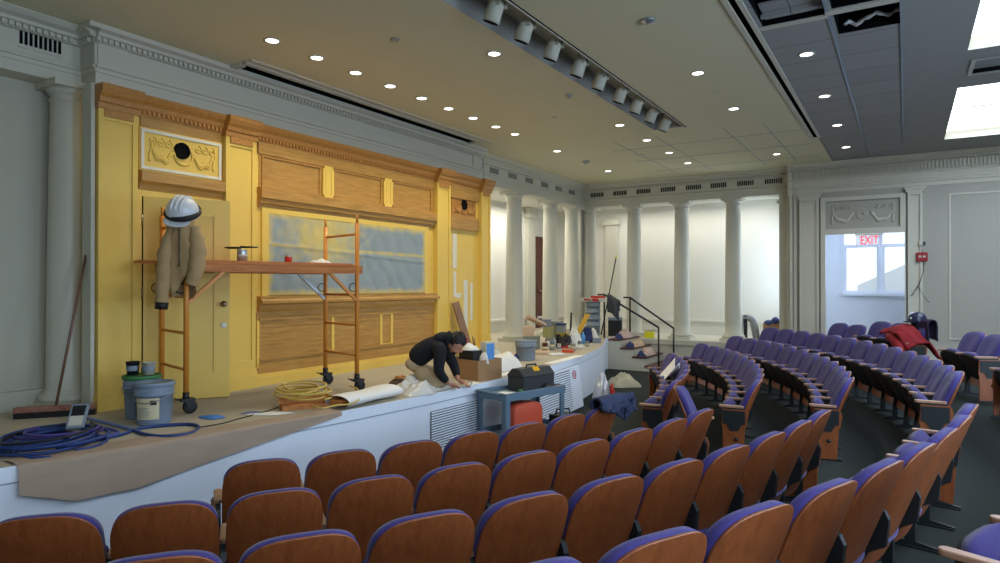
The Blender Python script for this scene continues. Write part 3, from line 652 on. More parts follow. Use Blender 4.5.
for i, y in enumerate((10.78, 11.48, 12.18, 12.88, 13.58, 14.28)):
    vent((FX - .02, y, 4.16), (0, 1, 0), (1, 0, 0), .34, .10, ORD[i] + ' slotted vent from the yellow wall in the frieze above the side columns', 'slotted vents in the frieze', m='slotlit')

# ------------------------------------------------------------------ lamps
def spot(loc, power, colr, size=2.2, blend=.6):
    l = bpy.data.lights.new('downlight_lamp', 'SPOT'); l.energy = power; l.color = colr; l.spot_size = size; l.spot_blend = blend; l.shadow_soft_size = .06
    o = bpy.data.objects.new('downlight_lamp', l); o.location = loc; col.objects.link(o); return o
DL = MB(); DL.mi = 0; DL.lathe([(.085, 0), (.088, -.006), (.066, -.008), (.062, .0)], (0, 0, 0), 28)
LENS = MB(); LENS.lathe([(.064, -.004), (.0, -.0045)], (0, 0, 0), 24)
dl0 = None
def downlight(x, y, label, group, warm=True, power=None):
    global dl0
    if dl0 is None:
        dl0 = thing('downlight', label, 'ceiling light', (0, 0, 0), 0, group); build(DL, 'trim_ring', M['white'], dl0); build(LENS, 'lens', M['ledlens'], dl0); o = dl0
    else: o = copy_tree(dl0); tag(o, label, 'ceiling light', group)
    o.location = (x, y, ZC); spot((x, y, ZC - .03), power or (STAGE_W if warm else DOWN_W), WARM if warm else (1, .92, .78))
for i, y in enumerate((4.36, 4.95, 5.54, 6.14, 6.76, 7.36, 7.97, 8.60, 9.19)): downlight(-5.45, y, ORD[i] + ' round downlight from the left in the long row before the yellow wall', 'downlights in the row before the yellow wall')
downlight(-5.48, 10.77, 'round downlight in line with the long row but set apart towards the far corner', 'downlights beyond the long row')
downlight(-5.5, 13.25, 'round downlight closest to the far corner of the ceiling', 'downlights beyond the long row')
for i, (x, y) in enumerate(((-3.74, 5.87), (-3.76, 9.53), (-3.76, 10.77), (-3.76, 12.01), (-3.76, 13.24))): downlight(x, y, ORD[i] + ' downlight from the camera beside the track light trough, on its stage side', 'downlights beside the trough', True, DOWN_W)
for i, (x, y) in enumerate(((-2.06, 7.67), (-2.05, 9.49), (-2.07, 13.22))): downlight(x, y, ORD[i] + ' downlight from the camera between the trough and the dark ceiling slot', 'downlights between trough and slot', False)
for i, (x, y) in enumerate(((-.9, 7.66), (-.9, 9.49), (-.9, 11.32), (-.91, 13.21))): downlight(x, y, ORD[i] + ' downlight from the camera in the grey ceiling tiles', 'downlights in the grey tiles', False)
# track heads in the trough
tk0 = None
for i, (px, py) in enumerate(((489, 8), (524, 27), (553, 46), (577, 64), (599, 78), (618, 92), (635, 103), (650, 113), (663, 122))):
    p = at_z(px, py, 4.40); lab = ORD[i] + ' white track spotlight from the camera end of the ceiling trough'
    if tk0 is None:
        tk0 = thing('track_spotlight', lab, 'spotlight', (0, 0, 0), 0, 'white track spotlights in the trough')
        mb = MB(); mb.bar((.05, 0, .215), (.05, 0, .13), .012); mb.obox((.05, 0, .12), (1, 0, 0), (0, 1, 0), (0, 0, 1), .03, .06, .012); mb.box(.03, .08, -.062, -.05, -.02, .13); mb.box(.03, .08, .05, .062, -.02, .13); build(mb, 'yoke', M['white'], tk0)
        R_ = Matrix.Rotation(math.radians(22), 3, 'Y') @ Matrix.Scale(1.25, 3)
        mb = MB(); mb.lathe([(0, .13), (.035, .128), (.046, .11), (.046, .03), (.058, .015), (.062, -.11), (.056, -.115)], (0, 0, 0), 20, R_); build(mb, 'lamp_head', M['white'], tk0)
        mb = MB(); mb.lathe([(.0565, -.1155), (.0575, -.118), (.05, -.113), (0, -.10)], (0, 0, 0), 20, R_); build(mb, 'lens', M['dark'], tk0); o = tk0
    else: o = copy_tree(tk0); tag(o, lab, 'spotlight', 'white track spotlights in the trough')
    o.location = (-3.09, p.y, ZC)
# small ceiling fittings
def puck(px, py, r, h, name, label, cat, m='white'):
    p = at_z(px, py, ZC); mb = MB(); mb.lathe([(r, 0), (r, -h * .4), (r * .75, -h * .5), (r * .5, -h), (0, -h)], (p.x, p.y, ZC), 18); tag(build(mb, name, M[m]), label, cat)
puck(648, 20, .07, .035, 'smoke_detector', 'round chrome ceiling fitting between the trough and the dark slot', 'detector', 'tin')
puck(395, 39, .045, .03, 'fire_sprinkler', 'small sprinkler head above the long row of downlights', 'sprinkler', 'tin')
puck(569, 95, .045, .04, 'fire_sprinkler', 'chrome sprinkler head between downlights left of the trough', 'sprinkler', 'tin')
puck(555, 117, .04, .015, 'sprinkler_cover', 'flat round cap in the ceiling below the trough', 'sprinkler')
puck(716, 91, .04, .012, 'sprinkler_cover', 'flat round cap in the ceiling beside the second downlight right of the trough', 'sprinkler')
puck(586, 161, .08, .06, 'ceiling_camera', 'small dome camera on the ceiling near the far corner', 'camera', 'tin')
puck(641, 155, .09, .01, 'ceiling_speaker', 'flat round ceiling speaker among the far tile joints', 'speaker')

# ------------------------------------------------------------------ auditorium seats
def seat_outline():
    pts = []; w, zb, zc, ht = .239, .15, .585, .228
    for i in range(25):
        a = PI * i / 24; c, s_ = math.cos(a), math.sin(a); e = 2 / 3.0
        pts.append((w * abs(c) ** e * (1 if c >= 0 else -1), zc + ht * abs(s_) ** e))
    pts += [(-w * .995, .45), (-w * .985, .26), (-w * .93, .18), (-w * .7, zb), (-w * .35, zb), (0, zb), (w * .35, zb), (w * .7, zb), (w * .93, .18), (w * .985, .26), (w * .995, .45)]
    return pts
OUT = seat_outline(); REC = math.tan(math.radians(21))
def back_x(y, z): return REC * (z - .82) + .03 - .55 * y * y + .045 * ((z - .6) / .25) ** 2 * 0
def make_seat():
    t = thing('auditorium_seat', 'x', 'seat', (0, 0, 0))
    mb = MB(); mb.slab(OUT, lambda y, z, e: Vector((back_x(y, z) - .002, y, z)), lambda y, z, e: Vector((back_x(y, z) + .012 + .006 * min(1, e * 6), y, z)), (1, .985, .9, .6, .3)); build(mb, 'backrest', M['seatwood'], t)
    mb = MB(); mb.slab([(p[0] * .975, .30 + (p[1] - .15) * (.520 / .675)) for p in OUT], lambda y, z, e: Vector((back_x(y, z) - .058 - .02 * min(1, e * 4) - .02 * max(0, 1 - abs(z - .52) / .2) * min(1, e * 3), y, z - .001)), lambda y, z, e: Vector((back_x(y, z) - .003, y, z - .001)), (1, .97, .9, .75, .5, .25)); build(mb, 'back_cushion', M['purple'], t)
    # tip-up seat resting half raised
    hx_, hz_, ang = -.20, .245, math.radians(65); ca, sa = math.cos(ang), math.sin(ang)
    o2 = [(.222 * math.copysign(abs(math.cos(a)) ** .55, math.cos(a)), .175 + .178 * math.copysign(abs(math.sin(a)) ** .6, math.sin(a))) for a in [2 * PI * i / 28 for i in range(28)]]
    def sp(y, l, h): return Vector((hx_ - l * ca + h * sa * 1.0, y, hz_ + l * sa - h * ca * -1.0))
    mb = MB(); mb.slab(o2, lambda y, l, e: sp(y, l, .045 + .03 * min(1, e * 3)), lambda y, l, e: sp(y, l, -.008)); build(mb, 'seat_cushion', M['purple'], t)
    mb = MB(); mb.slab([(p[0] * .97, .175 + (p[1] - .175) * .97) for p in o2], lambda y, l, e: sp(y, l, -.006), lambda y, l, e: sp(y, l, -.028 - .012 * min(1, e * 3))); 
    for s_ in (-1, 1): mb.bar((hx_ - .04, s_ * .2, hz_ + .06), (hx_ - .02, s_ * .24, hz_ + .06), .014, 8)
    build(mb, 'seat_pan', M['pan'], t)
    arm(t, .258); stand(t, .258)
    return t
ARM = .53
def arm(t, y):
    mb = MB(); op = []
    for i in range(9): a = PI / 2 + PI * i / 8; op.append((-.36 + .026 * math.cos(a), .026 * math.sin(a)))
    op += [(-.14, -.022), (-.13, -.012), (-.13, .012), (-.14, .022)]
    mb.prism(op, (0, y, ARM), (1, 0, 0), (0, 1, 0), (0, 0, .026)); return build(mb, 'armrest', M['seatedge'], t, bev=.006)
def stand(t, y):
    mb = MB(); mb.prism([(-.33, ARM), (-.14, ARM), (-.105, .50), (-.085, .46), (-.10, .32), (-.18, .27), (-.22, .2), (-.22, .04), (-.08, .02), (-.08, 0), (-.36, 0), (-.36, .02), (-.28, .04), (-.26, .26), (-.32, .42), (-.34, .50)], (0, y - .014, 0), (1, 0, 0), (0, 0, 1), (0, .028, 0)); mb.box(-.36, -.08, y - .03, y + .03, 0, .012)
    return build(mb, 'leg', M['seatmetal'], t)
def end_panel(t, y):
    s_ = 1 if y > 0 else -1; a, b = (y + .015, y + .035) if s_ > 0 else (y - .035, y - .015)
    mb = MB(); mb.prism([(-.34, .015), (-.13, .015), (-.11, .33), (-.34, .33)], (0, a, 0), (1, 0, 0), (0, 0, 1), (0, b - a, 0)); mb.prism([(-.35, .33), (-.10, .33), (-.08, .46), (-.10, .515), (-.34, .515)], (0, a, 0), (1, 0, 0), (0, 0, 1), (0, b - a, 0))
    o = build(mb, 'end_panel', M['seatwood'], t)
    m2 = MB(); yy = b if s_ > 0 else a; yo = yy + s_ * .008
    m2.box(-.335, -.11, min(yy, yo), max(yy, yo), .36, .505); m2.prism([(-.30, .37), (-.14, .37), (-.18, .29), (-.26, .29)], (0, min(yy, yo), 0), (1, 0, 0), (0, 0, 1), (0, .008, 0)); m2.ball((-.2, yy, .2), .02); build(m2, 'bracket', M['seatmetal'], o)
    return o
proto = make_seat()
endL = None
def end_kit(t, y):
    """armrest, leg and wooden end panel on the open side of a row"""
    FRAME[t.name] = Matrix.Identity(4)          # meshes are made in the seat's own frame
    if y < 0:
        arm(t, y); stand(t, y)
    end_panel(t, y)
used = [False]; SEATS = {}
def place(k, R, ang, fz, label, group, extra=None, key=None, end=0):
    if not used[0]: o = proto; used[0] = True
    else: o = copy_tree(proto)
    tag(o, label, 'seat', group); a = math.radians(ang)
    o.location = (CX + R * math.cos(a), CY + R * math.sin(a), fz); o.rotation_euler = (0, 0, a + (extra or 0))
    if end: ENDS.append((o, end))
    SEATS[key] = o; return o
ENDS = []
ROWS = ['front row', 'second row', 'third row', 'fourth row', 'fifth row']
NEAR = {0: 7, 1: 10, 2: 12, 3: 14}
for k in range(4):
    R = RAD[k]; st = .512 / R * 180 / PI; a0 = [-9.7, -8.7, -7.85, -7.1][k]; f0 = [7.0 - 1.2, 5.7, 5.5, 4.7][k]
    for i in range(NEAR[k]):
        place(k, R, a0 - st * i, FLR[k], 'cherry-backed seat seen from behind, %s, %s from the cross aisle, camera side' % (ROWS[k], ORD[i]), 'near seats of the ' + ROWS[k], key=(k, 'n', i), end=1 if i == 0 else (-1 if i == NEAR[k] - 1 else 0))
        place(k, R, f0 + st * i, FLR[k], 'purple seat seen from the front, %s, %s from the cross aisle, window side' % (ROWS[k], ORD[i]), 'far seats of the ' + ROWS[k], key=(k, 'f', i), end=-1 if i == 0 else (1 if i == NEAR[k] - 1 else 0))
for i, a in enumerate((38.6, 36.0)): place(4, 10.95, a, .40, 'purple seat behind the fourth row below the window, %s of two left of the gap' % ('left', 'right')[i], 'pair of seats below the window', key=(4, 'w', i), end=(1, -1)[i])
for i, a in enumerate((33.9, 31.3, 28.7)): place(4, 11.13, a, .48, ['purple seat left of the red jacket under the right half of the window', 'purple seat with the red jacket thrown over it', 'purple end seat under the dark cap, right of the red jacket'][i], 'three seats with the red jacket', key=(4, 'j', i), end=(1, 0, -1)[i])
for i, a in enumerate((21.1, 18.5)): place(4, 11.13, a, .48, ['purple seat against the cream wall panel at the right edge, left one of a pair', 'purple seat with the wooden end panel at the right edge of the picture'][i], 'pair of seats at the right edge', key=(4, 'r', i), end=(1, -1)[i])
for i, a in enumerate((5.2, 7.9, 10.6)): place(4, 10.95, a, .45, ['dark seat cut by the right edge, first past the cross aisle in the fifth row', 'second seat past the cross aisle in the fifth row, at the right edge', 'third seat past the cross aisle in the fifth row, at the right edge'][i], 'far seats of the fifth row', key=(4, 'f', i), end=(-1, 0, 1)[i])
for i, a in enumerate((-21.2, -18.5)): place(4, 10.84, a, .45, ['purple seat cushion with armrest in the bottom right corner', 'seat beyond the cushion in the bottom right corner'][i], 'near seats of the fifth row', key=(4, 'n', i), end=(-1, 1)[i])
p = at_d(678, 400, 7.1); place(1, 1, 0, 0, 'seat turned the wrong way round in the cross aisle, purple pad facing right', 'seat out of line', key='turned')
o = SEATS['turned']; o.location = (p.x, p.y, .0); o.rotation_euler = (0, 0, PI + .2)
for o, e in ENDS: end_kit(o, .258 * e)
#@@PART2@@
# ------------------------------------------------------------------ stair rails
def rail(y, label, x0=-5.52, dz=0):
    t = thing('stair_handrail', label, 'handrail', (-5.0, y, 0))
    p0 = Vector((x0, y, 1.62 + dz)); p1 = Vector((-4.48, y, .93 + dz)); r = .02
    mb = MB(); mb.bar((p0.x, y, .72), (p0.x, y, p0.z), r); build(mb, 'post', M['black'], t)
    mb = MB(); mb.bar((p1.x, y, 0), (p1.x, y, p1.z), r); build(mb, 'post', M['black'], t)
    mb = MB(); mb.tube([p0 + Vector((-.16, 0, 0)), p0, p1], r * 1.1, 10); build(mb, 'rail', M['black'], t)
rail(13.56, 'black metal handrail on the camera side of the stage steps', -5.72, .08); rail(14.62, 'black metal handrail on the far side of the stage steps, along the columns')

# ------------------------------------------------------------------ scaffold
AF = Vector((-5.58, 3.52, STG)); BF = Vector((-5.14, 5.25, STG)); SU = (BF - AF).normalized(); SV = Vector((-SU.y, SU.x, 0)) * .70
AB, BB = AF + SV, BF + SV
sc_t = thing('rolling_scaffold', 'orange rolling scaffold with a wooden plank deck standing on the stage', 'scaffold', (AF + BB) / 2)
FRAME[sc_t.name] = Matrix.Translation((AF + BB) / 2); Zv = Vector((0, 0, 1)); DECK = 2.09
for f, b in ((AF, AB), (BF, BB)):
    fr = MB()
    for p in (f, b):
        fr.bar(p + Zv * .16, p + Zv * 1.86, .024, 10); fr.bar(p + Zv * 1.86, p + Zv * 1.95, .014, 8)
    for z in (.40, .735, 1.07, 1.74): fr.bar(f + Zv * z, b + Zv * z, .014, 8)
    fr.bar(f + Zv * 1.385, b + Zv * 1.385, .02, 8)
    o = build(fr, 'end_frame', M['orange'], sc_t)
    lk = MB()
    for p in (f, b): lk.tube([p - SU * .05 + Zv * 1.15 + Vector((0, 0, .045 * math.cos(a))) + SU * .045 * math.sin(a) for a in [2 * PI * i / 14 for i in range(14)]], .006, 6, closed=True)
    build(lk, 'lock_ring', M['black'], o)
    for p in (f, b):
        mb = MB(); mb.bar(p + Zv * .12, p + Zv * .20, .03, 10); c = p + SU * .035 + Zv * .065
        for s_ in (-1, 1): mb.beam(p + Zv * .14 + SV * .05 * s_, c + SV * .05 * s_, .012, .05)
        mb.obox(p + Zv * .13 + SU * .01, SU, SV, Zv, .06, .045, .012); mb.beam(p + Zv * .12 - SU * .02, p + Zv * .15 - SU * .1, .05, .012)
        k = build(mb, 'caster', M['black'], sc_t)
        mb = MB(); a = SV.normalized(); mb.lathe([(0, -.018), (.045, -.02), (.062, -.014), (.066, 0), (.062, .014), (.045, .02), (0, .018)], c, 20, Matrix((SU, Zv, a)).transposed()); build(mb, 'wheel', M['blackp'], k)
for side in (Vector((0, 0, 0)), SV):
    mb = MB(); mb.beam(AF + side + Zv * 1.345 - SU * .06, BF + side + Zv * 1.345 + SU * .06, .03, .06); mb.beam(AF + side + Zv * 1.382 - SU * .06, BF + side + Zv * 1.382 + SU * .06, .05, .012); mb.beam(AF + side + Zv * 1.308 - SU * .06, BF + side + Zv * 1.308 + SU * .06, .05, .012)
    build(mb, 'side_rail', M['plank'], sc_t)
    for a, d in ((AF, SU), (BF, -SU)):
        mb = MB(); mb.beam(a + side + Zv * 1.0, a + side + d * .34 + Zv * 1.31, .03, .03); build(mb, 'brace', M['orange'] if a is AF or side.length < .1 else M['steel'], sc_t)
mb = MB(); mb.obox((AF + BB) / 2 + Zv * 1.40, SU, SV, Zv, (BF - AF).length / 2 - .03, .31, .014); mb.obox(AF + SV * .8 - SU * .1 + Zv * 1.40, SU, SV, Zv, .16, .12, .012); build(mb, 'deck', M['plank'], sc_t)
DK = STG + 1.39
def deck_pt(a, b): return AF + SU * a + SV * b + Zv * 1.415
# things on the deck
q = deck_pt(.64, .45)
t = thing('paint_tin', 'shiny paint tin on the scaffold deck under a flat black trowel', 'paint tin', q)
mb = MB(); mb.lathe([(.05, 0), (.05, .12), (.047, .125), (.044, .12), (0, .118)], q, 24); build(mb, 'can', M['tin'], t)
mb = MB(); mb.lathe([(.0505, .05), (.0506, .075)], q, 24); build(mb, 'band', M['white'], t)
t = thing('trowel', 'flat black plasterer\'s trowel lying across the shiny tin', 'trowel', q + Zv * .128)
mb = MB(); mb.slab([(.11 * math.cos(a) * (1.1 if math.cos(a) < 0 else .6) - .06, .045 * math.sin(a)) for a in [2 * PI * i / 24 for i in range(24)]], lambda x, y, e: q + RT * x + Vector((0, 0, .150 - .012 * min(1, 3 * e))) - FW * y, lambda x, y, e: q + RT * x + Vector((0, 0, .142 - .012 * min(1, 3 * e))) - FW * y); build(mb, 'blade', M['blackp'], t)
mb = MB(); mb.tube([q + Zv * .15 - RT * .02, q + Zv * .148 + RT * .09, q + Zv * .146 + RT * .16], [.012, .009, .007], 8); build(mb, 'handle', M['black'], t)
q = deck_pt(1.22, .7)
t = thing('red_tin', 'small red tin standing on the scaffold deck near its right end', 'paint tin', q)
mb = MB(); mb.lathe([(.038, 0), (.038, .085), (.036, .088), (.034, .083), (0, .082)], q, 20); build(mb, 'can', M['red'], t)
mb = MB(); mb.lathe([(.0385, .07), (.0388, .088), (.034, .09)], q, 20); build(mb, 'rim', M['tin'], t)
def crumple(name, c, wx, wy, h, m, label, cat, seed=0, ang=0, n=26, fr=7, drop=None):
    """a heap of cloth or film: a closed bumpy mound"""
    c = Vector(c); ca, sa = math.cos(ang), math.sin(ang); mb = MB()
    def P(u_, v_, up):
        r = u_; a = 2 * PI * v_; k = 1 + .22 * fbm((math.cos(a) * 1.6 + seed, math.sin(a) * 1.6, 0), 1); x = wx / 2 * r * math.cos(a) * k; y = wy / 2 * r * math.sin(a) * k
        f = fbm((x * min(fr, 5) + seed, y * min(fr, 5), seed * 1.7), 1, 3) if up else 0
        z = (h * (1 - r ** 3.6) * (.8 + .7 * f) + h * .30 * abs(fbm((x * fr * 1.6, y * fr * 1.6, seed), 1, 3)) * (1 - r ** 4)) if up else 0
        return c + Vector((x * ca - y * sa, x * sa + y * ca, max(.004, z) if up else 0))
    mb.surf(lambda u_, v_: P(u_, v_, True), n, n * 2, cv=True); mb.surf(lambda u_, v_: P(u_, v_, False), 1, n * 2, cv=True)
    return tag(build(mb, name, m), label, cat)
crumple('rag', deck_pt(1.50, .45), .30, .16, .055, M['whitecloth'], 'crumpled white rag on the scaffold deck between the right posts', 'rag', 3, .4, 16)
# jacket hanging on the near left post, hard hat on top of it
HP = AF + Zv * 1.0; N_ = -Vector((FW.x, FW.y, 0)).normalized(); Rr = Vector((RT.x, RT.y, 0)).normalized()
def jp(a, z, b): return AF + Rr * (a * .84 - .012) + N_ * b + Zv * (z - STG)
jt = thing('work_jacket', 'tan canvas work jacket hanging from the left scaffold post under the hard hat', 'jacket', AF + Zv * 1.0)
def jbody(u_, v_):
    z = 2.50 - v_ * .64; t_ = v_
    lw = -.06 - .11 * min(1, t_ * 3) ** .7 - .02 * t_; rw = .10 + .07 * min(1, t_ * 3) ** .7 + .03 * t_ - .13 * max(0, t_ - .72) * 2.2
    if t_ > .78: lw += (t_ - .78) * .35
    a = 2 * PI * u_; cx_, hw = (lw + rw) / 2, (rw - lw) / 2; dd = .085 * (.75 + .25 * math.sin(PI * min(1, t_ * 1.4)))
    fold = .014 * math.sin(a * 5 + 3 * t_) * t_ + .02 * fbm((math.cos(a) * 1.5, math.sin(a) * 1.5, t_ * 3), 1)
    hem = (.10 * math.sin(a + .6) + .05 * math.sin(2 * a)) * max(0, t_ - .7) / .3
    return jp(cx_ + (hw + fold) * math.cos(a), z + hem, (dd + fold) * math.sin(a) + .02)
mb = MB(); mb.surf(jbody, 44, 26, cu=True); mb.add([jbody(i / 44, 0) for i in range(44)], [tuple(range(44))]); build(mb, 'body', M['khaki'], jt)
def sleeve(pts, rs):
    mb = MB(); out = []; rr_ = []
    for i in range(len(pts) - 1):
        for k in range(5): f = k / 5; out.append(jp(*[pts[i][j] + (pts[i + 1][j] - pts[i][j]) * f for j in range(3)])); rr_.append((rs[i] + (rs[i + 1] - rs[i]) * f) * (1 + .10 * math.sin(len(out) * 2.1)))
    out.append(jp(*pts[-1])); rr_.append(rs[-1]); mb.tube(out, rr_, 14, cap=False); return mb
s1 = build(sleeve([(-.11, 2.44, .03), (-.17, 2.22, .05), (-.19, 2.0, .06), (-.225, 1.72, .05)], [.05, .075, .07, .052]), 'sleeve', M['khaki'], jt); mb = MB(); mb.tube([jp(-.219, 1.765, .05), jp(-.227, 1.70, .05)], [.057, .055], 14); build(mb, 'cuff', M['cordblack'], s1)
s2 = build(sleeve([(.12, 2.44, .03), (.17, 2.25, .05), (.165, 2.05, .07), (.10, 1.93, .06)], [.05, .075, .068, .055]), 'sleeve', M['khaki'], jt)
mb = MB(); mb.tube([jp(.005 + .004 * math.sin(3 * i), 2.48 - .05 * i, .118) for i in range(9)], .005, 6); build(mb, 'zip', M['black'], jt)
mb = MB(); mb.tube([jp(.06 * math.cos(a), 2.47 + .02 * math.sin(a), .02 + .06 * math.sin(a)) for a in [2 * PI * i / 16 for i in range(16)]], .028, 8, closed=True); build(mb, 'collar', M['khaki'], jt)
hc = AF + Zv * (2.56 - STG) + N_ * .02 - Rr * .02
ht_ = thing('hard_hat', 'white hard hat with black goggles strap on top of the hanging jacket', 'hard hat', hc)
HR = Matrix((Rr, Vector((-N_.x, -N_.y, 0)), Vector((0, 0, 1)))).transposed() @ Matrix.Rotation(math.radians(8), 3, 'Y') @ Matrix.Rotation(math.radians(34), 3, 'X') @ Matrix.Scale(1.04, 3)
mb = MB(); mb.lathe([(.002, .165), (.05, .158), (.09, .135), (.12, .095), (.133, .05), (.137, .0), (.139, -.004), (.132, -.004), (.126, .0)], hc, 32, HR)
for k in (-.04, 0, .04): mb.tube([hc + HR @ Vector((k, .125 * math.cos(a), .05 + .118 * math.sin(a) - .6 * k * k)) for a in [PI * (.12 + .76 * i / 12) for i in range(13)]], .009, 6)
build(mb, 'shell', M['hatwhite'], ht_)
mb = MB(); mb.slab([(.115 * math.cos(a), -.115 - .075 * math.sin(a)) for a in [PI * i / 16 for i in range(17)]], lambda x, y, e: hc + HR @ Vector((x, y, .008 - .25 * abs(y + .1))), lambda x, y, e: hc + HR @ Vector((x, y, .0 - .25 * abs(y + .1)))); build(mb, 'brim', M['hatwhite'], ht_)
mb = MB(); mb.tube([hc + HR @ Vector((.142 * math.cos(a), .142 * math.sin(a), .028 + .01 * math.sin(a))) for a in [2 * PI * i / 28 for i in range(28)]], .012, 6, closed=True); g = build(mb, 'goggle_strap', M['black'], ht_)
mb = MB(); mb.tube([hc + HR @ Vector((.148 * math.cos(a), .148 * math.sin(a), .035)) for a in [math.radians(-100 + 10 * i) for i in range(12)]], [.014 + .012 * math.sin(PI * i / 11) for i in range(12)], 8); build(mb, 'goggles', M['blackp'], g)

# ------------------------------------------------------------------ buckets, broom, hoses at the left
def bucket(c, r, h, label, body, lid=None, lab=None, group=None, handle=True, look=0):
    c = Vector(c); t = thing('bucket', label, 'bucket', c, 0, group)
    mb = MB(); pr_ = [(r * .86, 0), (r * .88, .01), (r * .96, h * .72), (r * 1.04, h * .73), (r * 1.04, h * .76), (r * .98, h * .77), (r * 1.02, h * .84), (r * 1.02, h * .86), (r * .985, h * .87), (r, h - .01), (r * 1.03, h - .005), (r * 1.03, h)]
    if not lid: pr_ += [(r * .97, h), (r * .86, .02), (0, .015)]
    mb.lathe(pr_, c, 36); build(mb, 'body', body, t)
    if lid: mb = MB(); mb.lathe([(r * 1.03, h - .02), (r * 1.06, h - .018), (r * 1.07, h + .006), (r * 1.03, h + .014), (r * .96, h + .014), (r * .94, h + .006), (0, h + .006)], c, 36); build(mb, 'lid', lid, t)
    if handle:
        mb = MB(); ax = Rr; mb.tube([c + ax * (r * 1.03 * math.cos(a)) + Vector((0, 0, h * .8 - r * .85 * math.sin(a) * .6)) + N_ * (r * 1.06 * math.sin(a)) for a in [PI * i / 18 for i in range(19)]], .004, 6); build(mb, 'handle', M['steel'], t)
    if lab:
        mb = MB(); a0 = math.atan2(N_.y, N_.x) + look
        mb.lathe([(r * .90 + .003, h * .16), (r * .95 + .003, h * .68)], c, 16, None, a0 - .62, a0 + .75); L = build(mb, 'label', lab, t)
        mb = MB(); mb.lathe([(r * .955 + .004, h * .52), (r * .965 + .004, h * .63)], c, 4, None, a0 + .28, a0 + .6); mb.lathe([(r * .88 + .004, h * .20), (r * .93 + .004, h * .60)], c, 4, None, a0 - .95, a0 - .70); build(mb, 'print_block', M['black'], L)
        mb = MB()
        for k in range(5): mb.lathe([(r * .91 + .005 + k * .0032, h * (.22 + .055 * k)), (r * .913 + .005 + k * .0032, h * (.235 + .055 * k))], c, 5, None, a0 - .5, a0 + .1 + .1 * (k % 3))
        build(mb, 'print_line', M['grey'], L)
    return t
BUCKET = mat('grey_blue_bucket', S(122, 138, 156), .45, var=.1, vs=5)
b1, b2 = (-5.45, 3.15, STG), (-5.80, 3.24, STG)
bucket(b1, .152, .34, 'grey-blue bucket with a cream label standing on the stage before the door', BUCKET, BUCKET, M['cream'])
bucket(b2, .150, .365, 'grey-blue bucket with a green lid behind the labelled bucket', BUCKET, M['green'])
def cup(c, r, h, m, label, m2=None):
    c = Vector(c); t = thing('mixing_cup', label, 'cup', c); mb = MB(); mb.lathe([(r * .82, 0), (r, h), (r * 1.05, h), (r * 1.05, h - .008), (r * .95, h - .004), (r * .78, .006), (0, .005)], c, 24); build(mb, 'cup', m, t)
    if m2: mb = MB(); mb.lathe([(r * .9 + .001, h * .3), (r * .955 + .001, h * .7)], c, 16, None, -2.6, .4); build(mb, 'label', m2, t)
zt = STG + .365 + .015
cup((-5.86, 3.19, zt), .056, .115, M['blackp'], 'black mixing cup on the green bucket lid', M['grey'])
cup((-5.745, 3.27, zt), .056, .11, M['white'], 'whitish mixing cup on the green bucket lid, right of the black cup', M['grey'])
# broom
p0, p1 = at_z(14, 419, STG), at_z(96, 414, STG); p0.z = p1.z = STG; d = (p1 - p0); dn = d.normalized(); c = (p0 + p1) / 2
t = thing('push_broom', 'wide push broom leaning against the wall by the left column', 'broom', c)
mb = MB(); mb.beam(p0 + Zv * .075, p1 + Zv * .075, .075, .05); build(mb, 'head', wood('broom_head', S(120, 70, 56), S(168, 120, 100), (6, 6, 6)), t, bev=.008)
mb = MB()
for i in range(40):
    e = p0 + d * ((i + .5) / 40); mb.obox(e + Zv * .028, dn, Vector((-dn.y, dn.x, 0)), Zv, .006, .034, .028)
build(mb, 'bristles', M['black'], t)
he = at_x(86, 255, -6.50)
mb = MB(); mb.bar(c + Zv * .09, he, .0125, 10); build(mb, 'handle', wood('broom_handle', S(96, 66, 52), S(128, 92, 74), (2, 2, 2)), t)
# hose coil
def coil(name, cx_, cy_, r0, r1, turns, zr, rad, m, label, cat, seed, squash=1.0, tail=(), ang=0):
    pts = []; n = int(turns * 22)
    for i in range(n + 1):
        a = 2 * PI * turns * i / n; r = (r0 + (r1 - r0) * (.5 + .5 * math.sin(i * .37 + seed))) * (1 + .05 * fbm((i * .09, seed, 0), 1))
        x, y = r * math.cos(a), r * squash * math.sin(a); lay = (i / n)
        pts.append(Vector((cx_ + x * math.cos(ang) - y * math.sin(ang) + .02 * math.sin(i * .11 + seed), cy_ + x * math.sin(ang) + y * math.cos(ang), STG + rad + zr * lay * (.6 + .4 * abs(math.sin(a * .5 + seed))))))
    for p in tail: pts.append(Vector((p[0], p[1], STG + rad + (p[2] if len(p) > 2 else 0))))
    mb = MB(); mb.tube(pts, rad, 8); return tag(build(mb, name, m), label, cat)
coil('air_hose', -5.33, 2.30, .24, .36, 6, .09, .012, M['bluehose'], 'thick coil of blue air hose at the left edge of the stage', 'hose', 1.0, 1.0, [(-5.2, 2.0, .02), (-5.0, 2.05, .0), (-4.955, 2.14, -.005), (-4.93, 2.16, -.05), (-4.925, 2.2, -.10)])
coil('air_hose', -5.42, 2.38, .20, .30, 3.4, .11, .011, M['purplehose'], 'thin violet hose wound on top of the blue coil', 'hose', 2.2)
coil('extension_cord', -5.37, 2.26, .24, .36, 2.2, .125, .008, M['cordblack'], 'black extension cord wound among the blue hose coil', 'cord', 4.1)
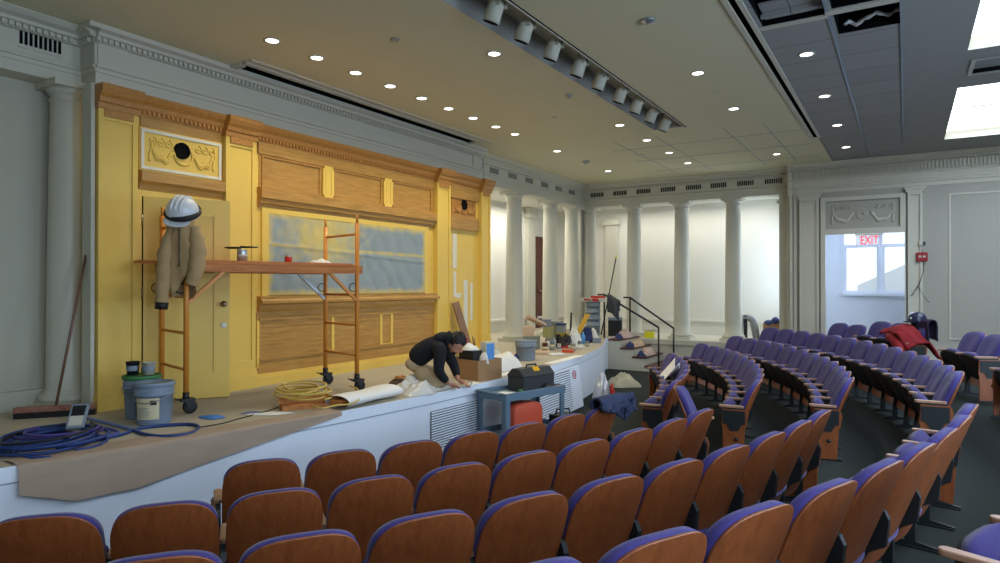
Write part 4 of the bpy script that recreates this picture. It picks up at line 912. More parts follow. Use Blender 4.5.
def track(name, px, r, m, label, cat, z=0, n=8, closed=False):
    P = [at_z(a, b, STG) for a, b in px]; out = []
    for i in range(len(P) - 1):
        q0, q1, q2, q3 = P[max(i - 1, 0)], P[i], P[i + 1], P[min(i + 2, len(P) - 1)]
        for k in range(6):
            t_ = k / 6; out.append(.5 * ((2 * q1) + (q2 - q0) * t_ + (2 * q0 - 5 * q1 + 4 * q2 - q3) * t_ ** 2 + (3 * q1 - q0 - 3 * q2 + q3) * t_ ** 3))
    out.append(P[-1]); mb = MB(); mb.tube([p_ + Vector((0, 0, r + z)) for p_ in out], r, n); return tag(build(mb, name, m), label, cat)
track('air_hose', [(78, 447), (100, 441), (122, 436), (140, 430), (165, 427), (190, 426), (199, 429), (190, 435), (165, 438), (145, 436), (134, 432)], .014, M['bluehose'], 'long loop of blue hose lying in front of the labelled bucket', 'hose')
track('air_hose', [(88, 420), (105, 424), (125, 429), (140, 434)], .014, mat('faded_blue_rubber', S(108, 128, 176), .5), 'faded blue hose running from the broom to the long loop', 'hose')
track('air_hose', [(84, 434), (96, 431), (110, 432), (118, 436), (104, 439), (90, 438), (83, 434)], .013, mat('hose_blue_violet', S(60, 76, 150), .5), 'small blue-violet loop beside the big hose coil', 'hose', .01)
track('cord', [(199, 428), (222, 424), (240, 419), (262, 413), (278, 408)], .005, M['cordblack'], 'thin black cord lying along the stage towards the timber boards', 'cord')
# handheld meter on the coil
q = Vector((-5.46, 2.55, STG + .155))
t = thing('multimeter', 'grey handheld device with a dark screen propped on the hose coil', 'meter', q)
ux = Rr * .9 + N_ * -.3; ux.normalize(); uy = (Zv * .38 + Rr * .62 - N_ * .65).normalized(); uy = (uy - ux * uy.dot(ux)).normalized(); uz = ux.cross(uy)
mb = MB(); mb.obox(q, ux, uy, uz, .06, .115, .018); build(mb, 'case', M['grey'], t, bev=.006)
mb = MB(); mb.obox(q + uz * .0185 + uy * .045, ux, uy, uz, .045, .05, .001); build(mb, 'screen', M['blackp'], t)
mb = MB(); mb.obox(q + uz * .0185 - uy * .05, ux, uy, uz, .045, .045, .001); build(mb, 'keypad', M['white'], t)
# kraft paper over the edge
def kraft(u_, v_):
    y = 1.93 + (4.35 - 1.93) * u_; e = stage_edge(y); back = .20 + .05 * math.sin(5 * u_)
    hang = (.30 - .26 * max(0, (u_ - .28) / .72) ** .9) * (1 - .35 * max(0, .12 - u_) / .12); L_tot = back + hang; s_ = v_ * L_tot
    wr = .010 * fbm((y * 2.2, s_ * 5, 2), 1) + .006 * math.sin(y * 7 + s_ * 14)
    if s_ < back: return Vector((e - (back - s_), y, STG + .006 + abs(wr)))
    k = s_ - back; return Vector((e + .022 + abs(wr) * 1.2 + .10 * k, y, STG + .006 - k * .98))
mb = MB(); mb.surf(kraft, 50, 24); tag(build(mb, 'kraft_paper', M['kraft']), 'sheet of brown kraft paper drooping over the front edge of the stage', 'paper sheet')
# scraps on the stage floor
crumple('rag', at_z(212, 418, STG), .24, .14, .022, mat('blue_rag', S(76, 124, 186), .8), 'crumpled light blue rag on the stage behind the hose loop', 'rag', 5, .3, 14)
crumple('rag', at_z(252, 413.5, STG), .22, .09, .018, mat('blue_grey_rag', S(96, 112, 150), .8), 'blue-grey scrap of rag beside the thin black cord', 'rag', 6, .9, 12)
crumple('paper_scrap', at_z(270, 414, STG), .42, .16, .012, M['paper'], 'flat white paper scrap beside the timber boards', 'paper', 8, .8, 12)
# timber boards, yellow cord, long white board
def board(name, a, b, wd, th, z, m, label, cat, up=Zv):
    a, b = Vector(a), Vector(b); a.z += z + th / 2; b.z += z + th / 2; mb = MB(); mb.beam(a, b, wd, th); return tag(build(mb, name, m, bev=.003), label, cat)
TIM = wood('raw_timber', S(170, 102, 44), S(206, 140, 74), (10, 3, 8), .6, 0)
A1, B1 = at_z(281, 410, STG), at_z(352, 404, STG); A1.z = B1.z = STG
board('timber_board', A1, B1, .16, .045, 0, TIM, 'orange timber board lying lowest under the yellow cord', 'board')
board('timber_board', A1 + Vector((-.10, .05, 0)), B1 + Vector((-.10, -.1, 0)), .14, .045, .047, TIM, 'orange timber board stacked on the lower one under the yellow cord', 'board')
coil('extension_cord', (A1.x + B1.x) / 2 - .12, (A1.y + B1.y) / 2 - .08, .17, .30, 7, .13, .009, M['cordyellow'], 'messy coil of pale yellow extension cord on the timber boards', 'cord', .7, .75)
bpy.data.objects['extension_cord.001'].location.z += .092
track('cord_end', [(312, 414), (322, 417), (336, 414), (352, 412), (360, 406), (358, 397), (350, 393)], .008, M['cordyellow'], 'loose end of the yellow cord looping over the white board', 'cord', .07)
W0, W1 = at_z(337, 409, STG), at_z(390, 396, STG); W0.z = W1.z = STG; wd_ = (W1 - W0).normalized(); wn = Vector((-wd_.y, wd_.x, 0))
t = thing('white_sheet_roll', 'long white plastic sheet wrapped round boards along the stage edge', 'plastic roll', (W0 + W1) / 2)
mb = MB(); mb.surf(lambda u_, v_: W0 + (W1 - W0) * u_ + wn * ((.15 + .02 * u_) * math.cos(2 * PI * v_)) + Zv * (.066 + (.06 + .006 * math.sin(9 * u_)) * math.sin(2 * PI * v_)), 20, 20, cv=True)
build(mb, 'wrap', M['paper'], t)
mb = MB(); mb.beam(W0 + Zv * .06 - wd_ * .02, W1 + Zv * .06 + wd_ * .07, .13, .05); build(mb, 'board', TIM, t)
# polythene heap before the man
crumple('polythene_heap', (-4.62, 5.64, STG), .50, .66, .11, M['poly'], 'crumpled clear polythene heap in front of the kneeling man', 'plastic sheet', 11, .5, 34, 11)
crumple('polythene_heap', (-4.52, 5.92, STG), .24, .60, .075, M['poly'], 'flatter polythene end lying towards the kneeling man\'s hands', 'plastic sheet', 15, .1, 24, 13)
for px, py, k in ((404, 377.5, 0), (398, 378.5, 1)):
    crumple('wood_scrap', at_z(px, py, STG), .10, .05, .03, TIM, ('small orange wood scrap behind the polythene heap', 'second wood scrap left of the first one behind the polythene heap')[k], 'wood scrap', 20 + k, .6, 8)

# ------------------------------------------------------------------ the kneeling man
def person():
    O = Vector((-4.57, 5.91, STG)); f = Vector((.80, .60, 0)); l = Vector((-.60, .80, 0))
    P = lambda a, b, z: O + f * a + l * b + Zv * z
    t = thing('person', 'person in black hoodie and tan trousers kneeling and working at the stage edge', 'person', O, 0); MW = FRAME[t.name]
    def skin(name, chains, m, parent, vox=.011, extra=None, smooth=4):
        bm = bmesh.new(); me = bpy.data.meshes.new(name); rad = []
        for ch in chains:
            prev = None
            for (p, r) in ch:
                v = bm.verts.new(MW.inverted() @ p); rad.append(r)
                if prev: bm.edges.new((prev, v))
                prev = v
        bm.to_mesh(me); bm.free(); o = link(name + '_src', me); sk = o.modifiers.new('skin', 'SKIN'); sk.use_smooth_shade = True
        for i, r in enumerate(rad): me.skin_vertices[0].data[i].radius = (r, r) if not isinstance(r, tuple) else r
        i = 0
        for ch in chains: me.skin_vertices[0].data[i].use_root = True; i += len(ch)
        s2 = o.modifiers.new('sub', 'SUBSURF'); s2.levels = s2.render_levels = 2
        dg = bpy.context.evaluated_depsgraph_get(); dg.update(); res = bpy.data.meshes.new_from_object(o.evaluated_get(dg)); bpy.data.objects.remove(o)
        if extra:
            bm = bmesh.new(); bm.from_mesh(res); tmp = bpy.data.meshes.new('tmp'); tmp.from_pydata([tuple(MW.inverted() @ v) for v in extra.v], [], extra.f); bm.from_mesh(tmp); bm.to_mesh(res); bm.free()
        o = link(name, res); o.parent = parent; res.materials.clear(); res.materials.append(m)
        if vox:
            rm = o.modifiers.new('remesh', 'REMESH'); rm.mode = 'VOXEL'; rm.voxel_size = vox; rm.use_smooth_shade = True
            sm = o.modifiers.new('smooth', 'SMOOTH'); sm.factor = .5; sm.iterations = smooth
        for p in res.polygons: p.use_smooth = True
        FRAME[o.name] = MW; return o
    hip = P(-.23, 0, .25); belly = P(-.15, 0, .36); chest = P(-.02, 0, .47); neck = P(.13, 0, .545); hd = P(.245, -.01, .515)
    shR, shL = P(.07, -.19, .47), P(.09, .19, .47); elR, elL = P(.04, -.26, .22), P(.22, .25, .24); wrR, wrL = P(.17, -.19, .065), P(.27, .10, .065)
    # head: skull, jaw, nose, ears, eyes looking down at the work
    hdir = (f * .62 - Zv * .78).normalized(); hup = (f * .78 + Zv * .62).normalized(); hs = l
    HM = Matrix((hdir, hs, hup)).transposed()
    ex = MB(); ex.ball(hd, .098, .076, .105, 18, HM); ex.ball(hd + HM @ Vector((.045, 0, -.06)), .055, .056, .062, 14, HM)
    ex.ball(hd + HM @ Vector((.104, 0, -.018)), .022, .013, .026, 10, HM); ex.ball(hd + HM @ Vector((.088, 0, -.07)), .016, .026, .012, 10, HM)
    for s_ in (-1, 1): ex.ball(hd + HM @ Vector((.0, s_ * .078, -.01)), .022, .010, .034, 10, HM); ex.ball(hd + HM @ Vector((.082, s_ * .034, .014)), .016, .02, .010, 8, HM)
    chains = [[(hip, .075), (belly, .08), (chest, .10), (neck, .055), (hd, .055)], [(shR, .05), (elR, .042), (wrR, .028)], [(shL, .05), (elL, .042), (wrL, .028)], [(chest, .08), (shR, .055)], [(chest, .08), (shL, .055)],
              [(P(-.22, -.10, .20), .08), (P(.10, -.15, .085), .06)], [(P(-.22, .10, .20), .08), (P(.12, .17, .085), .06)]]
    # hands: palm, four fingers, thumb
    for wr, tgt, s_ in ((wrR, P(.335, -.05, .022), -1), (wrL, P(.38, .05, .03), 1)):
        d_ = (tgt - wr).normalized(); sd = d_.cross(Zv).normalized(); dn_ = sd.cross(d_)
        palm = wr + d_ * .055; chains.append([(wr, .024), (palm, .032), (wr + d_ * .085, .026)])
        for k, (L1, off) in enumerate(((.072, -.027), (.082, -.009), (.076, .009), (.058, .026))):
            b0 = wr + d_ * .082 + sd * off; b1 = b0 + d_ * L1 * .45 + dn_ * -.006; b2 = b1 + d_ * L1 * .35 - dn_ * .014; b3 = b2 + d_ * L1 * .22 - dn_ * .012
            chains.append([(b0, .0105), (b1, .0095), (b2, .0085), (b3, .007)])
        tb = wr + d_ * .03 - sd * .028 * s_; chains.append([(tb, .013), (tb - sd * .022 * s_ + d_ * .028, .011), (tb - sd * .018 * s_ + d_ * .058 - dn_ * .008, .009)])
    skin('body', chains, M['skin'], t, .0055, ex, 2)
    skin('hoodie', [[(P(-.265, 0, .285), (.145, .13)), (P(-.14, 0, .41), (.165, .14)), (P(-.02, 0, .475), (.17, .135)), (P(.07, 0, .52), (.12, .10)), (P(.13, 0, .545), .075)], [(P(-.02, 0, .47), .10), (shR, .085), (elR, .066), (wrR + (elR - wrR) * .18, .044)], [(P(-.02, 0, .47), .10), (shL, .085), (elL, .066), (wrL + (elL - wrL) * .18, .044)]], M['hoodie'], t, .012)
    hm = MB(); HQ = Matrix(((f * .95 + Zv * .3).normalized(), l, (Zv * .95 - f * .3).normalized())).transposed(); hm.ball(P(.065, 0, .575), .105, .125, .062, 20, HQ); hm.tube([P(.145, 0, .565) + l * (.085 * math.cos(a)) + (f * .3 + Zv * .9) * (.06 * math.sin(a)) for a in [2 * PI * i / 20 for i in range(20)]], .034, 10, closed=True); build(hm, 'hood', M['hoodie'], t)
    tr = skin('trousers', [[(P(-.275, 0, .20), (.125, .12)), (P(-.235, 0, .26), (.12, .12)), (P(-.20, 0, .31), (.11, .11))]] + [[(P(-.24, s_ * .09, .21), .105), (P(-.06, s_ * .125, .165), .092), (P(.12, s_ * .16, .085), .075), (P(.05, s_ * .155, .06), .06), (P(-.15, s_ * .13, .062), .058), (P(-.31, s_ * .12, .058), .05)] for s_ in (-1, 1)], M['trousers'], t, .012)
    for s_ in (-1, 1):
        b = MB(); c_ = P(-.40, s_ * .12, .05); b.slab([(.13 * math.cos(a), .045 * math.sin(a)) for a in [2 * PI * i / 20 for i in range(20)]], lambda x, y, e: c_ + f * -x + l * y + Zv * (.0 + .045 * min(1, 2.5 * e)), lambda x, y, e: c_ + f * -x + l * y - Zv * .045); build(b, 'shoe', M['shoe'], t)
    hr = MB()
    def hair(u_, v_):
        a = 2 * PI * u_; b_ = PI * (.5 - v_ * .70); r = 1.12 + .14 * fbm((math.cos(a) * 3, math.sin(a) * 3, v_ * 6), 1)
        if v_ > .99: r = 1.0
        p = Vector((.098 * math.cos(a) * math.cos(b_) - .014, .079 * math.sin(a) * math.cos(b_), .105 * math.sin(b_) + .010)) * r
        if math.cos(a) > .25 and b_ < .5: p.z = max(p.z, .034 + .012 * math.cos(a)) 
        return hd + HM @ p
    hr.surf(hair, 32, 16, cu=True); build(hr, 'hair', M['hair'], t)
    bd = MB(); bd.slab([(.05 * math.cos(a), -.085 + .035 * math.sin(a)) for a in [2 * PI * i / 16 for i in range(16)]], lambda y, z, e: hd + HM @ Vector((.086 + .012 * min(1, 3 * e) - 9 * y * y, y, z)), lambda y, z, e: hd + HM @ Vector((.05, y, z))); build(bd, 'beard', M['hair'], t)
    tl = MB(); q0 = P(.385, -.02, .012); tl.bar(q0, q0 + f * .05 + Zv * .06 - l * .02, .006, 8); tag(build(tl, 'scraper', M['tin']), 'small metal scraper in the kneeling man\'s hand', 'tool')
person()
board('paper_strip', (-4.36, 6.12, STG), (-4.37, 6.5, STG), .12, .006, .001, M['paper'], 'white paper strip on the stage edge under the man\'s hands', 'paper')

# ------------------------------------------------------------------ cardboard box with its contents
bc = Vector((-4.60, 6.84, STG)); br_ = math.radians(79); BW, BD, BH = .42, .42, .25
def bl(a, b, z): return bc + Vector((math.cos(br_), math.sin(br_), 0)) * a + Vector((-math.sin(br_), math.cos(br_), 0)) * b + Zv * z
bax, bay = Vector((math.cos(br_), math.sin(br_), 0)), Vector((-math.sin(br_), math.cos(br_), 0))
t = thing('cardboard_box', 'open brown cardboard box full of tools beside the kneeling man', 'box', bc)
mb = MB()
for a, b, hx_, hy_ in ((0, BD / 2, BW / 2, .004), (0, -BD / 2, BW / 2, .004), (BW / 2, 0, .004, BD / 2), (-BW / 2, 0, .004, BD / 2)): mb.obox(bl(a, b, BH / 2), bax, bay, Zv, hx_, hy_, BH / 2)
mb.obox(bl(0, 0, .006), bax, bay, Zv, BW / 2, BD / 2, .004); build(mb, 'box_body', M['card'], t)
mb = MB(); mb.obox(bl(0, BD / 2 + .06, BH - .02), bax, (bay * .8 - Zv * .5), Zv, BW / 2, .07, .003); build(mb, 'flap', M['cardlight'], t)
mb = MB(); mb.obox(bl(-.10, .03, .24), bax, bay, Zv, .085, .13, .12); tag(build(mb, 'black_bin', M['blackp'], bev=.01), 'black plastic bin standing in the cardboard box', 'bin')
crumple('paper_wad', bl(-.10, .03, .361), .22, .20, .07, M['paper'], 'white paper wad on top of the black bin in the cardboard box', 'paper', 31, .2, 14)
t = thing('carton', 'blue and white carton sticking out of the cardboard box', 'carton', bl(.11, -.06, .012))
mb = MB(); mb.obox(bl(.11, -.06, .235), bax, bay, Zv, .08, .05, .222); build(mb, 'carton_body', M['white'], t, bev=.004)
mb = MB()
for a in (-.5, .5): mb.obox(bl(.11 + a * .07, -.111, .335), bax, bay, Zv, .032, .0015, .10)
build(mb, 'print', M['skyblue'], t)
t = thing('brush_jar', 'glass jar holding red-handled brushes in the cardboard box', 'jar', bl(.08, .10, .012))
mb = MB(); mb.lathe([(.05, 0), (.052, .32), (.048, .32), (.046, .01), (0, .01)], bl(.08, .10, .012), 20); build(mb, 'jar', M['tin'], t)
for k in range(5):
    mb = MB(); a = k * 1.25; e = bl(.08, .10, .2); mb.tube([e, e + Vector((.10 * math.cos(a), .12 * math.sin(a), .20)), e + Vector((.13 * math.cos(a), .16 * math.sin(a), .25 + .02 * k))], [.006, .008, .004], 6); build(mb, 'brush', M['red'] if k % 2 else M['black'], t)
crumple('white_bag', bl(-.06, -.15, .20), .15, .09, .13, M['whitecloth'], 'small knotted white bag at the front corner inside the cardboard box', 'bag', 33, 0, 14, 14)
# leaning offcut and heap of white cloth
mb = MB(); pb0, pb1 = at_z(470, 345, STG), at_x(459, 303, PX + .09); pb0 = Vector((-6.12, 8.90, STG)); mb.beam(pb0, Vector((-6.33, 8.74, 1.63)), .24, .02, (1, 0.2, 0)); tag(build(mb, 'oak_offcut', wood('raw_board', S(104, 66, 36), S(142, 98, 58), (3, 3, 6))), 'brown wooden board leaning against the yellow wall behind the man', 'board')
crumple('dust_sheet', (-4.88, 7.80, STG), .52, 1.05, .20, M['whitecloth'], 'white dust sheet in a heap behind the black toolbox', 'cloth', 41, .1, 26, 2.2)
board('paper_strip', (-4.50, 6.95, STG), (-4.44, 7.75, STG), .18, .01, 0, M['paper'], 'white paper strip on the stage edge before the cardboard box', 'paper')
board('paper_strip', (-4.52, 8.6, STG), (-4.60, 9.9, STG), .16, .008, 0, M['paper'], 'white paper strip at the stage edge beyond the toolbox', 'paper')

# ------------------------------------------------------------------ cart, toolbox and things before the stage
c0, c1 = Vector((-4.10, 6.2, 0)), Vector((-3.78, 7.42, 0)); cm = (c0 + c1) / 2; cx_ = (c1 - c0).normalized(); cy_ = Vector((-cx_.y, cx_.x, 0))
def cp(a, b, z): return cm + cx_ * a + cy_ * b + Zv * z
t = thing('tool_cart', 'blue-grey tool cart in front of the stage carrying the black toolbox', 'cart', cm); CL, CW, CT = .50, .24, .66
mb = MB(); mb.obox(cp(0, 0, CT - .03), cx_, cy_, Zv, CL, CW, .008)
for s_ in (-1, 1): mb.obox(cp(0, s_ * CW, CT - .02), cx_, cy_, Zv, CL + .01, .012, .045); mb.obox(cp(s_ * CL, 0, CT - .02), cx_, cy_, Zv, .012, CW, .045)
build(mb, 'top_tray', M['cartblue'], t, bev=.004)
mb = MB(); mb.obox(cp(0, 0, .16), cx_, cy_, Zv, CL, CW, .008)
for s_ in (-1, 1): mb.obox(cp(0, s_ * CW, .18), cx_, cy_, Zv, CL + .01, .012, .04); mb.obox(cp(s_ * CL, 0, .18), cx_, cy_, Zv, .012, CW, .04)
build(mb, 'bottom_tray', M['cartblue'], t, bev=.004)
for a in (-1, 1):
    for b in (-1, 1):
        mb = MB(); mb.prism([(0, 0), (.07, 0), (.07, .012), (.012, .012), (.012, .07), (0, .07)], cp(a * CL, b * CW, .10), cx_ * -a, cy_ * -b, Zv * (CT - .12)); lg = build(mb, 'leg', M['cartblue'], t)
        mb = MB(); mb.lathe([(0, -.014), (.04, -.014), (.05, 0), (.04, .014), (0, .014)], cp(a * (CL - .04), b * (CW - .04), .05), 16, Matrix((cx_, Zv, cy_)).transposed()); mb.obox(cp(a * (CL - .04), b * (CW - .04), .09), cx_, cy_, Zv, .03, .02, .014); build(mb, 'caster', M['black'], lg)
mb = MB(); mb.tube([cp(-CL, -.16, CT), cp(-CL - .10, -.16, CT + .03), cp(-CL - .10, .16, CT + .03), cp(-CL, .16, CT)], .012, 8); build(mb, 'push_handle', M['cartblue'], t)
tb = cp(.18, .02, CT - .02); t = thing('toolbox', 'charcoal toolbox with a yellow latch on the blue tool cart', 'toolbox', tb)
def tbp(a, b, z): return tb + cx_ * a + cy_ * b + Zv * z
mb = MB(); mb.prism([(-.135, 0), (.135, 0), (.14, .17), (-.14, .17)], tbp(-.27, 0, 0), cy_, Zv, cx_ * .54); build(mb, 'base', M['toolbox'], t, bev=.008)
mb = MB(); mb.prism([(-.145, .172), (.145, .172), (.145, .19), (.06, .27), (-.06, .27), (-.145, .19)], tbp(-.275, 0, 0), cy_, Zv, cx_ * .55); ld = build(mb, 'lid', M['toolbox'], t, bev=.01)
mb = MB(); mb.tube([tbp(-.09, 0, .27), tbp(-.08, 0, .30), tbp(.08, 0, .30), tbp(.09, 0, .27)], .011, 8); build(mb, 'handle', M['blackp'], ld)
mb = MB(); mb.obox(tbp(0, -.08, .255), cx_, (cy_ * .73 + Zv * .68), Zv, .05, .03, .006)
build(mb, 'latch', M['latch'], t)
crumple('tool_pouch', cp(.30, -.17, CT - .02), .26, .10, .07, M['black'], 'black leather pouch with metal bits beside the toolbox on the cart', 'pouch', 51, .9, 16, 16)
mb = MB(); mb.lathe([(.03, 0), (.03, .04), (.02, .045), (0, .045)], cp(-.14, -.12, CT - .02), 16); tag(build(mb, 'tape_roll', M['green']), 'green tape roll on the cart left of the toolbox', 'tape')
crumple('paper_scrap', cp(-.28, -.02, CT - .02), .28, .18, .02, M['paper'], 'white paper scraps on the left end of the tool cart', 'paper', 53, .6, 14, 12)
crumple('rag', cp(.47, -.14, CT - .02), .14, .12, .04, mat('coral_rag', S(214, 120, 96), .8), 'coral rag on the right corner of the tool cart', 'rag', 54, .6, 10, 12)
cc = Vector((-3.88, 6.72, .168)); t = thing('cooler', 'orange-red rounded container standing on the lower shelf of the cart', 'container', cc)
mb = MB(); mb.slab([(.24 * math.copysign(abs(math.cos(a)) ** .5, math.cos(a)), .18 + .18 * math.copysign(abs(math.sin(a)) ** .5, math.sin(a))) for a in [2 * PI * i / 32 for i in range(32)]], lambda x, z, e: cc + cx_ * x - cy_ * (.10 + .02 * min(1, 3 * e)) + Zv * z, lambda x, z, e: cc + cx_ * x + cy_ * (.10 + .02 * min(1, 3 * e)) + Zv * z); build(mb, 'shell', M['cooler'], t)
mb = MB(); mb.obox(cc + Zv * .06 - cx_ * .16 - cy_ * .11, cx_, cy_, Zv, .05, .02, .05); build(mb, 'tap', M['black'], t)
mb = MB(); q = Vector((-3.66, 7.35, 0)); mb.rbox((q.x, q.y), 1.3, .3, .2, .0, .30); mb.tube([q + Vector((-.06, -.08, .30)), q + Vector((-.05, -.07, .36)), q + Vector((.05, .07, .36)), q + Vector((.06, .08, .30))], .012, 8); tag(build(mb, 'equipment_case', M['blackp'], bev=.012), 'black equipment case with a handle on the floor right of the cart', 'case')
# grille in the stage front, leaning louvre panel and white board
def front_grille(y0, y1, z0, z1, n, label):
    t = thing('air_grille', label, 'vent', (stage_edge((y0 + y1) / 2), (y0 + y1) / 2, z0)); a, b = Vector((stage_edge(y0) - .012, y0, 0)), Vector((stage_edge(y1) - .012, y1, 0)); d = (b - a).normalized(); nr = Vector((d.y, -d.x, 0)); c_ = (a + b) / 2; L = (b - a).length; off = (stage_edge((y0 + y1) / 2) - .012 - c_.x)
    c_ = c_ + nr * (off + .004)
    mb = MB(); mb.obox(c_ + Zv * ((z0 + z1) / 2), d, nr, Zv, L / 2, .003, (z1 - z0) / 2); build(mb, 'slat_gap_shade', M['dark'], t)  # dark plate that paints the shade behind the slats
    mb = MB()
    for i in range(n): mb.obox(c_ + nr * .008 + Zv * (z0 + (z1 - z0) * (i + .5) / n), d, nr, Zv, L / 2, .003, (z1 - z0) / n * .30)
    build(mb, 'slats', M['stagewhite'], t)
front_grille(5.58, 6.55, .10, .545, 16, 'dark slatted air grille in the white stage front below the man')
q0 = Vector((stage_edge(7.62) + .16, 7.62, .02)); q1 = Vector((stage_edge(9.35) + .20, 9.35, .02)); d = (q1 - q0).normalized(); nr = Vector((d.y, -d.x, 0)); up_ = (Zv - nr * .12).normalized(); L = (q1 - q0).length
t = thing('louvre_panel', 'white louvred panel leaning against the stage front right of the cart', 'panel', (q0 + q1) / 2)
mb = MB(); mb.obox((q0 + q1) / 2 + up_ * .32, d, nr, up_, L / 2, .01, .32); build(mb, 'sheet', M['stagewhite'], t)
mb = MB()
for i in range(17): mb.obox((q0 + q1) / 2 - d * .16 + nr * .015 + up_ * (.06 + .033 * i), d, nr, up_, L / 2 - .26, .004, .011)
build(mb, 'slats', M['stagewhite'], t)
mb = MB(); mb.obox((q0 + q1) / 2 - d * .16 + nr * .0115 + up_ * .325, d, nr, up_, L / 2 - .26, .002, .285); build(mb, 'slat_gap_shade', M['blackp'], t)  # black backing plate, paints the shade between the white louvres
mb = MB(); ct = (q0 + q1) / 2 + d * .62 + nr * .0135 + up_ * .52; mb.tube([ct + d * .06 * math.cos(a) + up_ * .06 * math.sin(a) for a in [2 * PI * i / 22 for i in range(22)]], .008, 6, closed=True); mb.beam(ct - d * .04 + up_ * .04, ct + d * .04 - up_ * .04, .012, .006); build(mb, 'red_sign', M['red'], t)
# crisp bag, crumpled bag, blue jacket, paper
crumple('foil_bag', (-4.14, 9.72, 0), .32, .42, .40, mat('silver_foil', S(196, 196, 200), .3, metal=.5, var=.2, vs=14), 'crumpled silver plastic bag with red print against the stage front', 'bag', 61, .2, 20, 9)
crumple('red_wrapper', (-3.98, 9.78, 0), .13, .16, .30, M['red'], 'red wrapper standing against the silver plastic bag', 'wrapper', 62, .3, 12, 8)
crumple('canvas_bag', (-4.55, 11.7, 0), .62, .50, .20, mat('pale_canvas', S(176, 170, 150), .9, bump=.4, bs=12), 'crumpled pale canvas bag on the carpet below the stage steps', 'bag', 63, .4, 28, 3.2)

# ------------------------------------------------------------------ things on the far part of the stage
bucket((-5.06, 8.86, STG), .165, .31, 'pale grey open bucket behind the black toolbox', M['grey'], None, None, None, True)
def bottle(c, r, h, m, label, cap='white'):
    c = Vector(c); t = thing('bottle', label, 'bottle', c); mb = MB(); mb.lathe([(r, 0), (r, h * .62), (r * .92, h * .7), (r * .35, h * .85), (r * .32, h * .93)], c, 20); build(mb, 'body', m, t); mb = MB(); mb.lathe([(r * .4, h * .92), (r * .4, h), (0, h)], c, 14); build(mb, 'cap', M[cap], t)
bottle((-5.2, 8.2, STG), .075, .26, M['white'], 'white plastic bottle left of the pale grey bucket', 'white')
bottle((-5.05, 8.55, STG), .05, .13, M['navy'], 'small dark blue bottle before the pale grey bucket', 'navy')
KS = .74
def tinbox(name, c, sx_, sy_, sz, rz, m, label, cat='box', lid=None):
    c = Vector(c); sx_, sy_, sz = sx_ * KS, sy_ * KS, sz * KS; t = thing(name, label, cat, c, rz); mb = MB(); mb.rbox((c.x, c.y), rz, sx_, sy_, c.z, c.z + sz); build(mb, 'box_body', m, t, bev=.006)
    if lid: mb = MB(); mb.rbox((c.x, c.y), rz, sx_ + .012, sy_ + .012, c.z + sz - .02, c.z + sz + .012); build(mb, 'lid', lid, t, bev=.004)
    return t
GT = mat('grey_green_metal', S(128, 134, 124), .5); YB_ = mat('mustard_box', S(178, 150, 62), .6); BT = mat('dull_yellow_box', S(158, 152, 96), .6)
def sp_(px, py, back=0): q = at_z(px, py, STG); return Vector((q.x - back * .5, q.y + back * .8, STG))
g0 = sp_(531, 350, 0); 
tinbox('metal_box', g0 + Vector((-.15, .30, 0)) * KS, .36, .42, .30, .35, GT, 'long grey-green metal case at the bottom left of the case pile', 'case', GT)
tinbox('carton', g0 + Vector((.12, .78, 0)) * KS, .22, .22, .26, .3, GT, 'grey carton beside the long metal case', 'carton')
tinbox('carton', g0 + Vector((.2, 1.3, 0)) * KS, .26, .40, .34, .25, YB_, 'mustard carton at the bottom right of the case pile', 'carton', YB_)
tinbox('carton', g0 + Vector((-.15, 1.65, 0)) * KS, .30, .36, .62, .2, GT, 'tall grey carton behind the mustard carton', 'carton')
tinbox('carton', g0 + Vector((-.22, .26, .315)) * KS, .26, .30, .24, .45, M['cardlight'], 'pale cardboard carton on top of the long metal case', 'carton')
tinbox('carton', g0 + Vector((.06, .80, .262)) * KS, .22, .28, .26, .2, BT, 'dull yellow carton stacked on the grey carton', 'carton')
tinbox('carton', g0 + Vector((.18, 1.28, .355)) * KS, .22, .30, .22, .3, GT, 'grey carton stacked on the mustard carton', 'carton', M['navy'])
tinbox('carton', g0 + Vector((-.02, .84, .525)) * KS, .24, .26, .19, .5, mat('steel_grey_box', S(120, 126, 130), .5), 'steel-grey carton topmost on the dull yellow one', 'carton')
mb = MB(); e = g0 + Vector((-.15, .45, .62)) * KS; mb.beam(e + Vector((-.08, -.12, .13)), e + Vector((.08, .24, -.04)), .15, .05, (0, .3, 1)); tag(build(mb, 'parcel', M['cardlight'], bev=.004), 'tilted brown parcel on top of the case pile', 'box')
jars = [(545, 352, .05, .16, 'brownred', 'dark red tin in the row of pots along the stage edge'), (552, 350, .045, .17, 'grey', 'tall grey pot right of the dark red tin'), (559, 351, .035, .13, 'white', 'small white pot in the row along the stage edge'), (566, 347.5, .045, .15, 'black', 'black pot right of the small white pot'), (573, 351, .05, .14, 'tin', 'clear grey jar at the front of the pot row'), (580, 348, .045, .13, 'grey', 'short grey pot near the right end of the row'), (587, 346.5, .04, .10, 'steel', 'low steel tin last in the row of pots')]
for px, py, r, h, m, lab in jars:
    q = at_z(px, py, STG); t = thing('pot', lab, 'pot', q); mb = MB(); mb.lathe([(r * .95, 0), (r, .01), (r, h * .93), (r * 1.05, h * .94), (r * 1.05, h), (r * .9, h), (r * .85, h * .9), (0, h * .9)], q, 20); build(mb, 'pot_body', M[m], t); mb = MB(); mb.lathe([(r + .001, h * .3), (r + .0015, h * .6)], q, 16); build(mb, 'band', M['cream'] if m != 'white' else M['grey'], t)
crumple('rag', at_z(563, 347, STG), .34, .40, .28, M['cordblack'], 'black cloth bundle among the pots on the stage', 'rag', 71, .2, 20, 7)
